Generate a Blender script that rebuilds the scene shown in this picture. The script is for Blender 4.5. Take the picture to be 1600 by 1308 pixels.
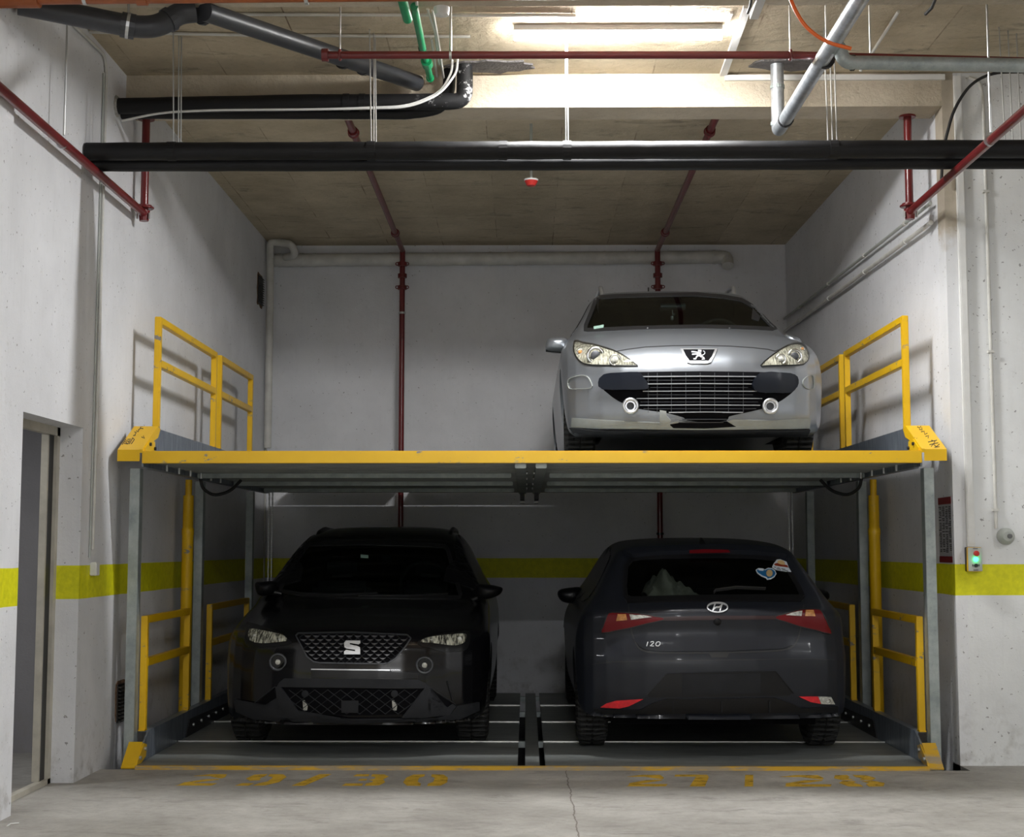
import bpy, bmesh, math, random
import numpy as np
from mathutils import Vector, Matrix
from mathutils.bvhtree import BVHTree
random.seed(7)
S = bpy.context.scene
for o in list(bpy.data.objects): bpy.data.objects.remove(o)
COL = S.collection

# ---------------- camera, world, lamps' ambient, exposure ----------------
F, CX, CY = 2222.0, 800.0, 654.0            # focal length in pixels of the 1600x1308 frame
CAM = Vector((0.0, -8.9, 1.36))
PITCH, YAW = math.radians(5.2), math.radians(0.57)
cd = bpy.data.cameras.new('camera'); cam = bpy.data.objects.new('camera', cd); COL.objects.link(cam)
cam.location = CAM; cam.rotation_euler = (math.pi/2 + PITCH, 0, YAW)
cd.sensor_width = 36; cd.lens = F/1600*36; cd.clip_end = 100; cd.clip_start = .05
S.camera = cam
S.view_settings.view_transform = 'Standard'; S.view_settings.look = 'None'
S.view_settings.gamma = 1; S.view_settings.use_curve_mapping = False
S.view_settings.exposure = 0.0
W = bpy.data.worlds.new('world'); S.world = W; W.use_nodes = True
W.node_tree.nodes['Background'].inputs[0].default_value = (.8, .85, 1, 1)
W.node_tree.nodes['Background'].inputs[1].default_value = 0.02

def area_light(name, loc, sx, sy, power, rot=(0, 0, 0), color=(.97, .985, 1)):
    l = bpy.data.lights.new(name, 'AREA'); l.shape = 'RECTANGLE'; l.size = sx; l.size_y = sy; l.energy = power; l.color = color
    o = bpy.data.objects.new(name, l); COL.objects.link(o); o.location = loc; o.rotation_euler = rot
    return o
LAMP = Vector((.55, -.64, 4.43))
area_light('tube_light', LAMP + Vector((0, 0, -.035)), 1.2, .09, 120)
area_light('aisle_light', (.55, -4.0, 4.36), 1.2, .10, 18)
area_light('aisle_light', (.55, -7.4, 4.36), 1.2, .10, 18)
area_light('aisle_light', (.55, -10.8, 4.36), 1.2, .10, 340)
area_light('aisle_light', (5.6, -3.2, 4.36), 1.2, .10, 70)
area_light('corridor_fill', (-3.9, -1.2, 2.45), .5, .10, 20)  # unseen fill, added to keep the corridor behind the doorway from going black

# ---------------- pixel -> place helpers (drafting of real positions) ----------------
ROT = cam.rotation_euler.to_matrix()
def ray(px, py): return (ROT @ Vector(((px-CX)/F, (CY-py)/F, -1))).normalized()
def at_y(px, py, y): d = ray(px, py); return CAM + d*((y-CAM.y)/d.y)
def at_x(px, py, x): d = ray(px, py); return CAM + d*((x-CAM.x)/d.x)
def at_z(px, py, z): d = ray(px, py); return CAM + d*((z-CAM.z)/d.z)
RINV = ROT.transposed()
def proj(p):
    q = RINV @ (Vector(p)-CAM); return (CX+F*q.x/-q.z, CY-F*q.y/-q.z)

# ---------------- materials ----------------
def mat(name, col, rough=.5, metal=0, coat=0, spec=.5, noise=0, nscale=8, bump=0, bscale=60, emit=0, alpha=1, dirt=None, nvec=None):
    m = bpy.data.materials.new(name); m.use_nodes = True; nt = m.node_tree; b = nt.nodes['Principled BSDF']
    b.inputs['Base Color'].default_value = (*col, 1); b.inputs['Roughness'].default_value = rough
    b.inputs['Metallic'].default_value = metal; b.inputs['Specular IOR Level'].default_value = spec
    b.inputs['Coat Weight'].default_value = coat; b.inputs['Coat Roughness'].default_value = .06
    if emit: b.inputs['Emission Color'].default_value = (*col, 1); b.inputs['Emission Strength'].default_value = emit
    g = nt.nodes.new('ShaderNodeNewGeometry'); vec = g.outputs['Position']
    if nvec:
        mp = nt.nodes.new('ShaderNodeMapping'); mp.inputs['Scale'].default_value = nvec
        nt.links.new(vec, mp.inputs[0]); vec = mp.outputs[0]
    last = None
    if noise or dirt:
        n = nt.nodes.new('ShaderNodeTexNoise'); n.inputs['Scale'].default_value = nscale; n.inputs['Detail'].default_value = 6; n.inputs['Roughness'].default_value = .6
        nt.links.new(vec, n.inputs['Vector'])
        cr = nt.nodes.new('ShaderNodeValToRGB'); nt.links.new(n.outputs['Fac'], cr.inputs[0])
        e = cr.color_ramp.elements
        e[0].position = .3; e[1].position = .7
        lo = dirt if dirt else tuple(c*(1-noise) for c in col)
        e[0].color = (*lo, 1); e[1].color = (*[min(1, c*(1+noise*.4)) for c in col], 1)
        nt.links.new(cr.outputs[0], b.inputs['Base Color'])
    if bump:
        n2 = nt.nodes.new('ShaderNodeTexNoise'); n2.inputs['Scale'].default_value = bscale; n2.inputs['Detail'].default_value = 5
        nt.links.new(vec, n2.inputs['Vector'])
        bp = nt.nodes.new('ShaderNodeBump'); bp.inputs['Strength'].default_value = bump; bp.inputs['Distance'].default_value = .01
        nt.links.new(n2.outputs['Fac'], bp.inputs['Height']); nt.links.new(bp.outputs[0], b.inputs['Normal'])
    return m

class NG:                                    # small node helper
    def __init__(s, name):
        s.m = bpy.data.materials.new(name); s.m.use_nodes = True; s.nt = s.m.node_tree; s.b = s.nt.nodes['Principled BSDF']
        s.pos = s.nt.nodes.new('ShaderNodeNewGeometry').outputs['Position']
    def link(s, a, b): s.nt.links.new(a, b)
    def set(s, sock, v):
        if hasattr(v, 'is_linked') or hasattr(v, 'links'): s.link(v, sock)
        else: sock.default_value = v
    def math(s, op, a, b=0, c=0):
        n = s.nt.nodes.new('ShaderNodeMath'); n.operation = op
        for i, v in enumerate((a, b, c)): s.set(n.inputs[i], v)
        return n.outputs[0]
    def noise(s, sc, det=5, vec=None, stretch=None, rough=.6, dist=0):
        n = s.nt.nodes.new('ShaderNodeTexNoise'); n.inputs['Scale'].default_value = sc; n.inputs['Detail'].default_value = det
        n.inputs['Roughness'].default_value = rough; n.inputs['Distortion'].default_value = dist
        v = vec or s.pos
        if stretch:
            mp = s.nt.nodes.new('ShaderNodeMapping'); mp.inputs['Scale'].default_value = stretch; s.link(v, mp.inputs[0]); v = mp.outputs[0]
        s.link(v, n.inputs['Vector']); return n.outputs['Fac']
    def xyz(s):
        n = s.nt.nodes.new('ShaderNodeSeparateXYZ'); s.link(s.pos, n.inputs[0]); return n.outputs
    def ramp(s, f, lo, hi, a=0, b=1):
        n = s.nt.nodes.new('ShaderNodeMapRange'); n.inputs[1].default_value = lo; n.inputs[2].default_value = hi
        n.inputs[3].default_value = a; n.inputs[4].default_value = b; n.clamp = True; s.link(f, n.inputs[0]); return n.outputs[0]
    def mix(s, f, a, b):
        n = s.nt.nodes.new('ShaderNodeMix'); n.data_type = 'RGBA'
        s.set(n.inputs[0], f)
        for i, v in ((6, a), (7, b)):
            if isinstance(v, tuple): n.inputs[i].default_value = (*v, 1)
            else: s.link(v, n.inputs[i])
        return n.outputs[2]
    def bump(s, h, st=.3, d=.01):
        n = s.nt.nodes.new('ShaderNodeBump'); n.inputs['Strength'].default_value = st; n.inputs['Distance'].default_value = d
        s.link(h, n.inputs['Height']); s.link(n.outputs[0], s.b.inputs['Normal'])
    def out(s, col, rough=.6):
        s.set(s.b.inputs['Base Color'], (*col, 1) if isinstance(col, tuple) else col); s.set(s.b.inputs['Roughness'], rough); return s.m

def wall_mat(name, base=(.78, .785, .81), stripe=True, pits=True, raw=None):
    g = NG(name); z = g.xyz()
    big = g.noise(1.3, 6); c = g.mix(g.ramp(big, .35, .65), tuple(v*.86 for v in base), base)
    st = g.noise(4, 5, stretch=(6, 6, .5)); c = g.mix(g.ramp(st, .55, .8, 0, .25), c, tuple(v*.72 for v in base))
    if pits:
        p = g.noise(38, 3, rough=.5); c = g.mix(g.ramp(g.noise(15, 6, rough=.7, dist=.4), .60, .78, 0, .35), c, (.38, .37, .35)); c = g.mix(g.ramp(p, .685, .71, 0, .8), c, (.22, .21, .20))
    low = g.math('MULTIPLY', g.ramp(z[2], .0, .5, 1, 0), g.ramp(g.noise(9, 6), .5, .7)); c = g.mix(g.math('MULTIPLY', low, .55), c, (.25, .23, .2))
    if stripe:
        w = g.math('ADD', z[2], g.math('MULTIPLY', g.math('SUBTRACT', g.noise(3, 3), .5), .008))
        f = g.math('MULTIPLY', g.math('GREATER_THAN', w, 1.061), g.math('LESS_THAN', w, 1.257))
        y = g.mix(g.ramp(g.noise(25, 4), .3, .75), (.62, .61, .003), (.80, .77, .004))
        c = g.mix(f, c, y)
    if raw is not None:
        r = g.mix(g.ramp(g.noise(3, 6), .3, .7), (.30, .26, .20), (.52, .46, .37))
        e = g.math('ADD', z[2], g.math('MULTIPLY', g.noise(4, 5), .5)); c = g.mix(g.ramp(e, raw, raw+.12), c, r)
    g.bump(g.math('ADD', g.noise(7, 6), g.math('MULTIPLY', g.noise(60, 4), .35)), .35, .012)
    return g.out(c, .62)

M = {}
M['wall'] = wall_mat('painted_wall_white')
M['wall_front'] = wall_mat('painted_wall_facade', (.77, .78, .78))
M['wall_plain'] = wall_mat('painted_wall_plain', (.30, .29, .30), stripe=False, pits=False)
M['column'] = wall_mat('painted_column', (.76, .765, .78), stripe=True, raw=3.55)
def concrete(name, a, b, boards=0, stain=.5):
    g = NG(name); x = g.xyz()
    c = g.mix(g.ramp(g.noise(1.6, 8, rough=.7), .3, .7), a, b)
    c = g.mix(g.ramp(g.noise(2.2, 8, stretch=(1, 3, 3), rough=.75, dist=.6), .56, .74, 0, stain), c, (.07, .06, .05))
    c = g.mix(g.ramp(g.noise(30, 5), .55, .8, 0, .35), c, tuple(v*.6 for v in a))
    h = g.noise(9, 8, rough=.65)
    if boards:
        xx = g.math('ADD', x[0], g.math('MULTIPLY', g.noise(1.1, 3), .02))
        fr = g.math('FRACT', g.math('DIVIDE', xx, boards))
        ln = g.math('LESS_THAN', g.math('ABSOLUTE', g.math('SUBTRACT', fr, .5)), .008)
        yy = g.math('FRACT', g.math('DIVIDE', x[1], 2.05))
        l2 = g.math('LESS_THAN', g.math('ABSOLUTE', g.math('SUBTRACT', yy, .5)), .004)
        pl = g.nt.nodes.new('ShaderNodeTexWhiteNoise'); pl.noise_dimensions = '1D'; g.link(g.math('FLOOR', g.math('ADD', g.math('DIVIDE', xx, boards), .5)), pl.inputs['W'])
        c = g.mix(g.math('MULTIPLY', pl.outputs[0], .22), c, tuple(v*.62 for v in a))
        c = g.mix(g.math('MULTIPLY', g.math('MAXIMUM', ln, l2), g.ramp(g.noise(2.5, 5), .45, .65, .0, .8)), c, (.14, .08, .045))
    g.bump(h, .8, .03)
    return g.out(c, .85)
M['ceiling'] = concrete('board_marked_concrete', (.42, .35, .24), (.68, .58, .42), .56, .85)
M['beam'] = concrete('beam_concrete', (.42, .36, .27), (.60, .53, .42), 0, .25)
def floor_mat():
    g = NG('garage_floor_concrete')
    c = g.mix(g.ramp(g.noise(.9, 8, rough=.7), .3, .7), (.24, .225, .20), (.50, .48, .445))
    c = g.mix(g.ramp(g.noise(2.5, 9, stretch=(1, 2.5, 1), rough=.75, dist=.5), .54, .75, 0, .8), c, (.10, .09, .08))
    c = g.mix(g.ramp(g.noise(14, 8, rough=.8), .45, .8, 0, .5), c, (.17, .16, .145)); c = g.mix(g.ramp(g.noise(45, 3), .66, .72, 0, .5), c, (.08, .07, .06))
    x = g.xyz()
    k = g.math('LESS_THAN', g.math('ABSOLUTE', g.math('SUBTRACT', g.math('ADD', x[0], g.math('MULTIPLY', g.noise(5, 4), .05)), .27)), .004)
    k = g.math('MULTIPLY', k, g.math('LESS_THAN', x[1], 0))
    c = g.mix(g.math('MULTIPLY', k, .7), c, (.10, .08, .06))
    g.bump(g.noise(25, 8), .25, .01)
    return g.out(c, g.ramp(g.noise(2, 5), .3, .7, .55, .8))
M['floor'] = floor_mat()
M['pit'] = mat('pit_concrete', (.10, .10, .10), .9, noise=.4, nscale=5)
def yellow():
    g = NG('yellow_paint')
    c = g.mix(g.ramp(g.noise(2, 5), .3, .7), (.72, .42, .004), (.82, .50, .008))
    chip = g.math('MULTIPLY', g.ramp(g.noise(14, 7, stretch=(.7, 1, 1.6), rough=.7), .59, .60), g.ramp(g.noise(1.7, 2), .52, .57))
    c = g.mix(chip, c, (.23, .21, .19)); c = g.mix(g.ramp(g.noise(50, 3), .66, .8, 0, .4), c, (.3, .18, .02))
    return g.out(c, .38)
M['yellow'] = yellow()
def worn_yellow():
    g = NG('worn_yellow_edge')
    c = g.mix(g.ramp(g.noise(3, 8, stretch=(1, 6, 6), rough=.7), .45, .55), (.62, .36, .02), (.35, .28, .18))
    return g.out(c, .6)
M['wornyellow'] = worn_yellow()
def galv(name, a, b, rough=.45, metal=.7, st=(1, 1, 1), sc=9):
    g = NG(name)
    c = g.mix(g.ramp(g.noise(sc, 7, stretch=st, rough=.7), .32, .68), a, b)
    c = g.mix(g.ramp(g.noise(60, 2), .6, .75, 0, .3), c, tuple(v*.6 for v in a))
    g.b.inputs['Metallic'].default_value = metal
    return g.out(c, rough)
M['galv'] = galv('galvanised_steel', (.26, .30, .30), (.44, .48, .47), .5, .5)
M['galvbright'] = galv('galvanised_pipe', (.40, .43, .46), (.66, .70, .74), .35, .75, sc=14)
M['galvdark'] = galv('side_sheet_steel', (.13, .16, .20), (.34, .38, .44), .4, .6, st=(1, 6, .8), sc=6)
M['darksteel'] = mat('dark_steel', (.03, .03, .032), .5, .3, noise=.3)
M['deck'] = galv('deck_steel', (.20, .215, .21), (.34, .36, .35), .5, .35, st=(.4, 3, 1), sc=8)
M['deckjoint'] = mat('deck_joint_bright', (.75, .75, .72), .3, .8)
M['red'] = mat('red_pipe_paint', (.15, .008, .010), .35, noise=.3, nscale=5, coat=.3)
M['rubberfoam'] = mat('black_insulation', (.007, .007, .008), .55, noise=.4, bump=.35, bscale=9, spec=.3)
M['graypvc'] = mat('grey_pvc', (.045, .048, .056), .4, noise=.25, nscale=5)
M['orangepvc'] = mat('orange_pvc', (.36, .10, .03), .4, noise=.35, nscale=6)
M['orangehose'] = mat('orange_hose', (.75, .13, .015), .4)
M['green'] = mat('green_ppr', (.005, .27, .10), .35, noise=.25)
M['whitepvc'] = mat('white_pvc', (.62, .61, .57), .45, noise=.2, nscale=6)
M['whiteplastic'] = mat('white_plastic', (.70, .70, .68), .45, noise=.1)
M['greyplastic'] = mat('grey_plastic', (.42, .44, .41), .45, noise=.1)
M['black'] = mat('black_plastic', (.012, .012, .013), .45)
M['blackrubber'] = mat('black_rubber', (.015, .015, .015), .7)
M['rod'] = mat('zinc_rod', (.55, .56, .56), .35, .8)
M['redplastic'] = mat('red_plastic', (.45, .02, .015), .45)
M['rust'] = mat('rough_plaster', (.20, .12, .07), .9, noise=.5, nscale=30, bump=.8)
M['mortar'] = mat('grey_mortar', (.13, .12, .12), .9, noise=.4, nscale=12, bump=1)
M['frame'] = mat('cream_door_frame', (.50, .47, .40), .5, noise=.2)
M['ink'] = mat('black_marker', (.02, .015, .015), .6)
M['placard'] = mat('placard_white', (.38, .38, .40), .4)
M['placardred'] = mat('placard_red', (.17, .01, .015), .4)
M['tube'] = mat('lamp_diffuser', (1, .985, .96), .5, emit=210)
M['greenlamp'] = mat('green_lamp', (.02, 1, .25), .4, emit=14)
def paintmark():
    g = NG('worn_floor_paint'); nt = g.nt
    g.out(g.mix(g.ramp(g.noise(10, 5), .3, .7), (.50, .30, .02), (.72, .44, .03)), .7)
    tr = nt.nodes.new('ShaderNodeBsdfTransparent'); mx = nt.nodes.new('ShaderNodeMixShader')
    x = g.xyz(); right = g.ramp(x[0], .6, 2.2, .0, .05)
    g.link(g.ramp(g.math('SUBTRACT', g.noise(9, 8, stretch=(1, 1.5, 1), rough=.75), right), .30, .46), mx.inputs[0])
    g.link(tr.outputs[0], mx.inputs[1]); g.link(g.b.outputs[0], mx.inputs[2]); g.link(mx.outputs[0], nt.nodes['Material Output'].inputs[0])
    return g.m
M['mark'] = paintmark()
# cars
def dusty(name, col, metal, rough, coat, dust, hi=.6):
    g = NG(name)
    z = g.xyz()[2]
    f = g.math('MULTIPLY', g.ramp(g.noise(5, 7, rough=.7), .35, .7), hi)
    c = g.mix(f, col, dust)
    g.b.inputs['Metallic'].default_value = metal; g.b.inputs['Coat Weight'].default_value = coat; g.b.inputs['Coat Roughness'].default_value = .08
    return g.out(c, rough)
M['silver'] = dusty('silver_car_paint', (.31, .33, .36), .82, .34, .3, (.30, .32, .34), .3)
M['silverdirty'] = dusty('dirty_silver_paint', (.30, .32, .31), .0, .5, .1, (.17, .165, .14), .5)
M['blackpaint'] = mat('black_car_paint', (.004, .004, .005), .22, coat=.25, spec=.3)
M['bluepaint'] = mat('dark_blue_grey_car_paint', (.012, .014, .020), .42, .1, coat=.2, spec=.3)
M['greytrim'] = mat('grey_bumper_trim', (.020, .021, .024), .7, noise=.2, spec=.2)
M['blacktrim'] = mat('black_gloss_trim', (.007, .007, .008), .35, spec=.3)
M['lining'] = mat('car_lining', (.02, .02, .02), .9)
M['seat'] = mat('seat_fabric', (.035, .035, .038), .9)
M['chrome'] = mat('chrome', (.78, .79, .80), .16, 1)
M['satin'] = mat('satin_silver', (.62, .63, .65), .3, .9)
M['mesh'] = mat('grille_black', (.003, .003, .004), .8, spec=.08)  # on flat grille panels the black also stands for shade in the recess
M['bar'] = mat('grille_bar', (.06, .063, .07), .45, .4)
def lampglass(name, a, b, sc=30):
    g = NG(name); c = g.mix(g.ramp(g.noise(sc, 4, stretch=(3.5, 1, .25)), .40, .60), a, b)
    g.bump(g.noise(sc*1.4, 3, stretch=(2.5, 1, .6)), .9, .02); g.b.inputs['Metallic'].default_value = .15
    return g.out(c, .18)
M['reflector'] = lampglass('headlight_reflector', (.30, .29, .24), (.80, .78, .68))
M['reflector2'] = lampglass('ribbed_reflector', (.06, .06, .05), (.72, .72, .60), 24)
M['redlens'] = mat('red_lens', (.13, .003, .006), .35, coat=.1, spec=.25)
M['redbright'] = mat('bright_red_reflector', (.75, .02, .03), .3, coat=.4, noise=.3, nscale=30)
M['darkred'] = mat('dark_red_bar', (.022, .003, .004), .4, coat=.1)
M['amber'] = mat('amber_lens', (.60, .27, .08), .25, noise=.5, nscale=40)
M['clearlens'] = mat('white_lens', (.55, .55, .50), .25, noise=.6, nscale=45)
M['tyre'] = None
def tyre_mat():
    g = NG('tyre_rubber'); x = g.xyz()
    w = g.nt.nodes.new('ShaderNodeTexWave'); w.inputs['Scale'].default_value = 9; w.inputs['Distortion'].default_value = 1.5; g.link(g.pos, w.inputs[0]); w.bands_direction = 'Z'
    g.bump(w.outputs['Fac'], .8, .02); return g.out(g.mix(w.outputs['Fac'], (.008, .008, .008), (.03, .03, .03)), .75)
M['tyre'] = tyre_mat()
M['cloth'] = mat('pale_cloth', (.50, .52, .42), .9, noise=.3, nscale=20, bump=.8, bscale=25)
M['stickblue'] = mat('sticker_blue', (.01, .10, .24), .4); M['stickwhite'] = mat('sticker_white', (.55, .60, .66), .4)
M['sticktan'] = mat('sticker_tan', (.55, .38, .18), .4); M['stickred'] = mat('sticker_red', (.22, .03, .01), .4)
M['stickgreen'] = mat('sticker_pale_green', (.30, .45, .38), .5)
def glass(name, tint):
    m = bpy.data.materials.new(name); m.use_nodes = True; nt = m.node_tree; nt.nodes.clear()
    o = nt.nodes.new('ShaderNodeOutputMaterial'); t = nt.nodes.new('ShaderNodeBsdfTransparent'); t.inputs[0].default_value = (*tint, 1)
    g = nt.nodes.new('ShaderNodeBsdfGlossy'); g.inputs['Roughness'].default_value = .03
    f = nt.nodes.new('ShaderNodeLayerWeight'); f.inputs[0].default_value = .5; mx = nt.nodes.new('ShaderNodeMixShader')
    pw = nt.nodes.new('ShaderNodeMath'); pw.operation = 'POWER'; pw.inputs[1].default_value = 5; nt.links.new(f.outputs['Facing'], pw.inputs[0])
    ad = nt.nodes.new('ShaderNodeMath'); ad.operation = 'MULTIPLY_ADD'; ad.inputs[1].default_value = .7; ad.inputs[2].default_value = .03; nt.links.new(pw.outputs[0], ad.inputs[0])
    nt.links.new(ad.outputs[0], mx.inputs[0]); nt.links.new(t.outputs[0], mx.inputs[1]); nt.links.new(g.outputs[0], mx.inputs[2]); nt.links.new(mx.outputs[0], o.inputs[0])
    return m
M['glass'] = glass('car_glass', (.55, .60, .58)); M['darkglass'] = glass('privacy_glass', (.6, .62, .62)); M['clear'] = glass('clear_lens', (.9, .9, .88))

# ---------------- object helpers ----------------
def link(name, me, m, parent=None, smooth=False, loc=None):
    o = bpy.data.objects.new(name, me); COL.objects.link(o)
    if m is not None: me.materials.append(m)
    if loc is not None: o.location = loc
    if parent: o.parent = parent
    if smooth:
        for p in me.polygons: p.use_smooth = True
        try: me.set_sharp_from_angle(angle=math.radians(40))
        except Exception: pass
    return o
def base_of(parent): 
    v = Vector((0, 0, 0)); p = parent
    while p: v += p.location; p = p.parent
    return v
def obj(name, bm, m, parent=None, smooth=False):
    """bm is in world coordinates; a top-level object gets its origin at its lowest middle point"""
    me = bpy.data.meshes.new(name)
    bmesh.ops.recalc_face_normals(bm, faces=bm.faces)
    if parent is None:
        xs = [v.co for v in bm.verts]
        mn = Vector((min(c.x for c in xs), min(c.y for c in xs), min(c.z for c in xs))); mx = Vector((max(c.x for c in xs), max(c.y for c in xs), max(c.z for c in xs)))
        b = Vector(((mn.x+mx.x)/2, (mn.y+mx.y)/2, mn.z))
    else: b = base_of(parent)
    bmesh.ops.translate(bm, verts=bm.verts, vec=-b); bm.to_mesh(me); bm.free()
    o = link(name, me, m, parent, smooth)
    if parent is None: o.location = b
    return o
def tag(o, label=None, cat=None, group=None, kind=None):
    if label: o['label'] = label
    if cat: o['category'] = cat
    if group: o['group'] = group
    if kind: o['kind'] = kind
    return o
def thing(name, loc, label, cat, group=None):
    o = bpy.data.objects.new(name, None); COL.objects.link(o); o.location = loc; o.empty_display_size = .1
    return tag(o, label, cat, group)
def struct(name, bm, m, smooth=False):
    o = obj(name, bm, m, None, smooth); o['kind'] = 'structure'; return o
def NB(): return bmesh.new()
def box(bm, x0, x1, y0, y1, z0, z1, bev=0):
    r = bmesh.ops.create_cube(bm, size=1); vs = r['verts']
    bmesh.ops.scale(bm, vec=(x1-x0, y1-y0, z1-z0), verts=vs); bmesh.ops.translate(bm, vec=((x0+x1)/2, (y0+y1)/2, (z0+z1)/2), verts=vs)
    if bev:
        es = list({e for v in vs for e in v.link_edges}); bmesh.ops.bevel(bm, geom=es, offset=bev, segments=2, affect='EDGES')
    return bm
def B(*a, **k): return box(NB(), *a, **k)
def prism(bm, pts, ext):
    """pts: world-space loop, ext: extrusion vector"""
    vs = [bm.verts.new(p) for p in pts]; f = bm.faces.new(vs); r = bmesh.ops.extrude_face_region(bm, geom=[f])
    bmesh.ops.translate(bm, vec=ext, verts=[v for v in r['geom'] if isinstance(v, bmesh.types.BMVert)]); return bm
def fillet(pts, rad, n=6):
    pts = [Vector(p) for p in pts]
    if rad <= 0 or len(pts) < 3: return pts
    out = [pts[0]]
    for a, b, c in zip(pts, pts[1:], pts[2:]):
        u = (a-b); v = (c-b); r = min(rad, u.length*.48, v.length*.48); p0 = b+u.normalized()*r; p1 = b+v.normalized()*r
        for i in range(n+1):
            t = i/n; out.append((1-t)**2*p0+2*t*(1-t)*b+t*t*p1)
    out.append(pts[-1]); return out
def sweep(bm, pts, r, seg=14, rad=0, wob=0):
    pts = fillet(pts, rad)
    if wob:
        q = []
        for a, b in zip(pts, pts[1:]):
            k = max(1, int((b-a).length/.12))
            q += [a.lerp(b, i/k) for i in range(k)]
        pts = q+[pts[-1]]
    rs = [r]*len(pts) if not isinstance(r, (list, tuple)) else r
    t0 = (pts[1]-pts[0]).normalized(); up = Vector((0, 0, 1)) if abs(t0.z) < .9 else Vector((1, 0, 0)); nrm = t0.cross(up).normalized(); rings = []
    for i, p in enumerate(pts):
        t = ((pts[min(i+1, len(pts)-1)]-p).normalized()+(p-pts[max(i-1, 0)]).normalized())
        t = t.normalized() if t.length > 1e-6 else t0
        nrm = (nrm-t*nrm.dot(t)).normalized(); bi = t.cross(nrm); rr = rs[i]*(1+(random.uniform(-wob, wob) if wob else 0))
        rings.append([bm.verts.new(p+(nrm*math.cos(a)+bi*math.sin(a))*rr) for a in [2*math.pi*k/seg for k in range(seg)]])
    for A, C in zip(rings, rings[1:]):
        for k in range(seg): bm.faces.new((A[k], A[(k+1) % seg], C[(k+1) % seg], C[k]))
    bm.faces.new(rings[0][::-1]); bm.faces.new(rings[-1]); return bm
def T(pts, r, **k): return sweep(NB(), pts, r, **k)
def rings_on(bm, a, b, fr, r, w):            # coupling collars along a->b
    a, b = Vector(a), Vector(b); d = (b-a).normalized()
    for f in fr: c = a.lerp(b, f); sweep(bm, [c-d*w/2, c+d*w/2], r)
    return bm
def lathe(bm, c, ax, prof, seg=28):
    """prof: list of (distance along axis, radius)"""
    c = Vector(c); ax = Vector(ax).normalized(); u = ax.orthogonal().normalized(); v = ax.cross(u); R = []
    for d, r in prof: R.append([bm.verts.new(c+ax*d+(u*math.cos(t)+v*math.sin(t))*max(r, 1e-4)) for t in [2*math.pi*k/seg for k in range(seg)]])
    for A, C in zip(R, R[1:]):
        for k in range(seg): bm.faces.new((A[k], A[(k+1) % seg], C[(k+1) % seg], C[k]))
    bm.faces.new(R[0][::-1]); bm.faces.new(R[-1]); return bm
def torus(bm, c, ax, R, r, seg=28, s2=10):
    prof = [(r*math.sin(a), R+r*math.cos(a)) for a in [2*math.pi*k/s2 for k in range(s2+1)]]
    c = Vector(c); ax = Vector(ax).normalized(); u = ax.orthogonal().normalized(); v = ax.cross(u); RR = []
    for d, q in prof[:-1]: RR.append([bm.verts.new(c+ax*d+(u*math.cos(t)+v*math.sin(t))*q) for t in [2*math.pi*k/seg for k in range(seg)]])
    for i in range(s2):
        A, C = RR[i], RR[(i+1) % s2]
        for k in range(seg): bm.faces.new((A[k], A[(k+1) % seg], C[(k+1) % seg], C[k]))
    return bm

# ---------------- conforming panels: outlines laid on a real surface ----------------
def inpoly(x, y, P):
    c = False; j = len(P)-1
    for i in range(len(P)):
        xi, yi = P[i]; xj, yj = P[j]
        if (yi > y) != (yj > y) and x < (xj-xi)*(y-yi)/(yj-yi)+xi: c = not c
        j = i
    return c
def smooth_poly(P, n=4, closed=True):
    out = []; N = len(P); rng = range(N) if closed else range(N-1)
    for i in rng:
        g = (lambda k: P[k % N]) if closed else (lambda k: P[max(0, min(N-1, k))])
        p0, p1, p2, p3 = g(i-1), g(i), g(i+1), g(i+2)
        for k in range(n):
            t = k/n
            out.append(tuple(.5*((2*b)+(-a+c)*t+(2*a-5*b+4*c-d)*t*t+(-a+3*b-3*c+d)*t**3) for a, b, c, d in zip(p0, p1, p2, p3)))
    if not closed: out.append(tuple(P[-1]))
    return out
def cast(bvh, px, py, ref=None):
    d = ray(px, py); h = bvh.ray_cast(CAM, d)
    if h[0] is not None and (ref is None or abs((h[0]-CAM).length-ref) < .9): return h[0], h[1], (h[0]-CAM).length
    if ref is None: return None
    p = CAM+d*ref; h = bvh.find_nearest(p); return h[0], h[1], ref
def lay(bm2, bvh, off, thick):
    """bm2: flat mesh in pixel space -> solid on the surface, in world space"""
    vs = list(bm2.verts); pre = [cast(bvh, v.co.x, v.co.y) for v in vs]; ok = [p[2] for p in pre if p]
    ref = sorted(ok)[len(ok)//2] if ok else 9.3
    res = [cast(bvh, v.co.x, v.co.y, ref) for v in vs]
    bm2.verts.index_update(); out = NB(); top = []; bot = []
    for (l, n, _), v in zip(res, vs):
        if n.dot(l-CAM) > 0: n = -n
        top.append(out.verts.new(l+n*(off+thick))); bot.append(out.verts.new(l+n*(off-.004)))
    for f in bm2.faces:
        ix = [v.index for v in f.verts]
        try: out.faces.new([top[i] for i in ix]); out.faces.new([bot[i] for i in ix][::-1])
        except ValueError: pass
    for e in bm2.edges:
        if len(e.link_faces) == 1:
            a, b = e.verts[0].index, e.verts[1].index; out.faces.new((top[a], top[b], bot[b], bot[a]))
    return out
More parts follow.
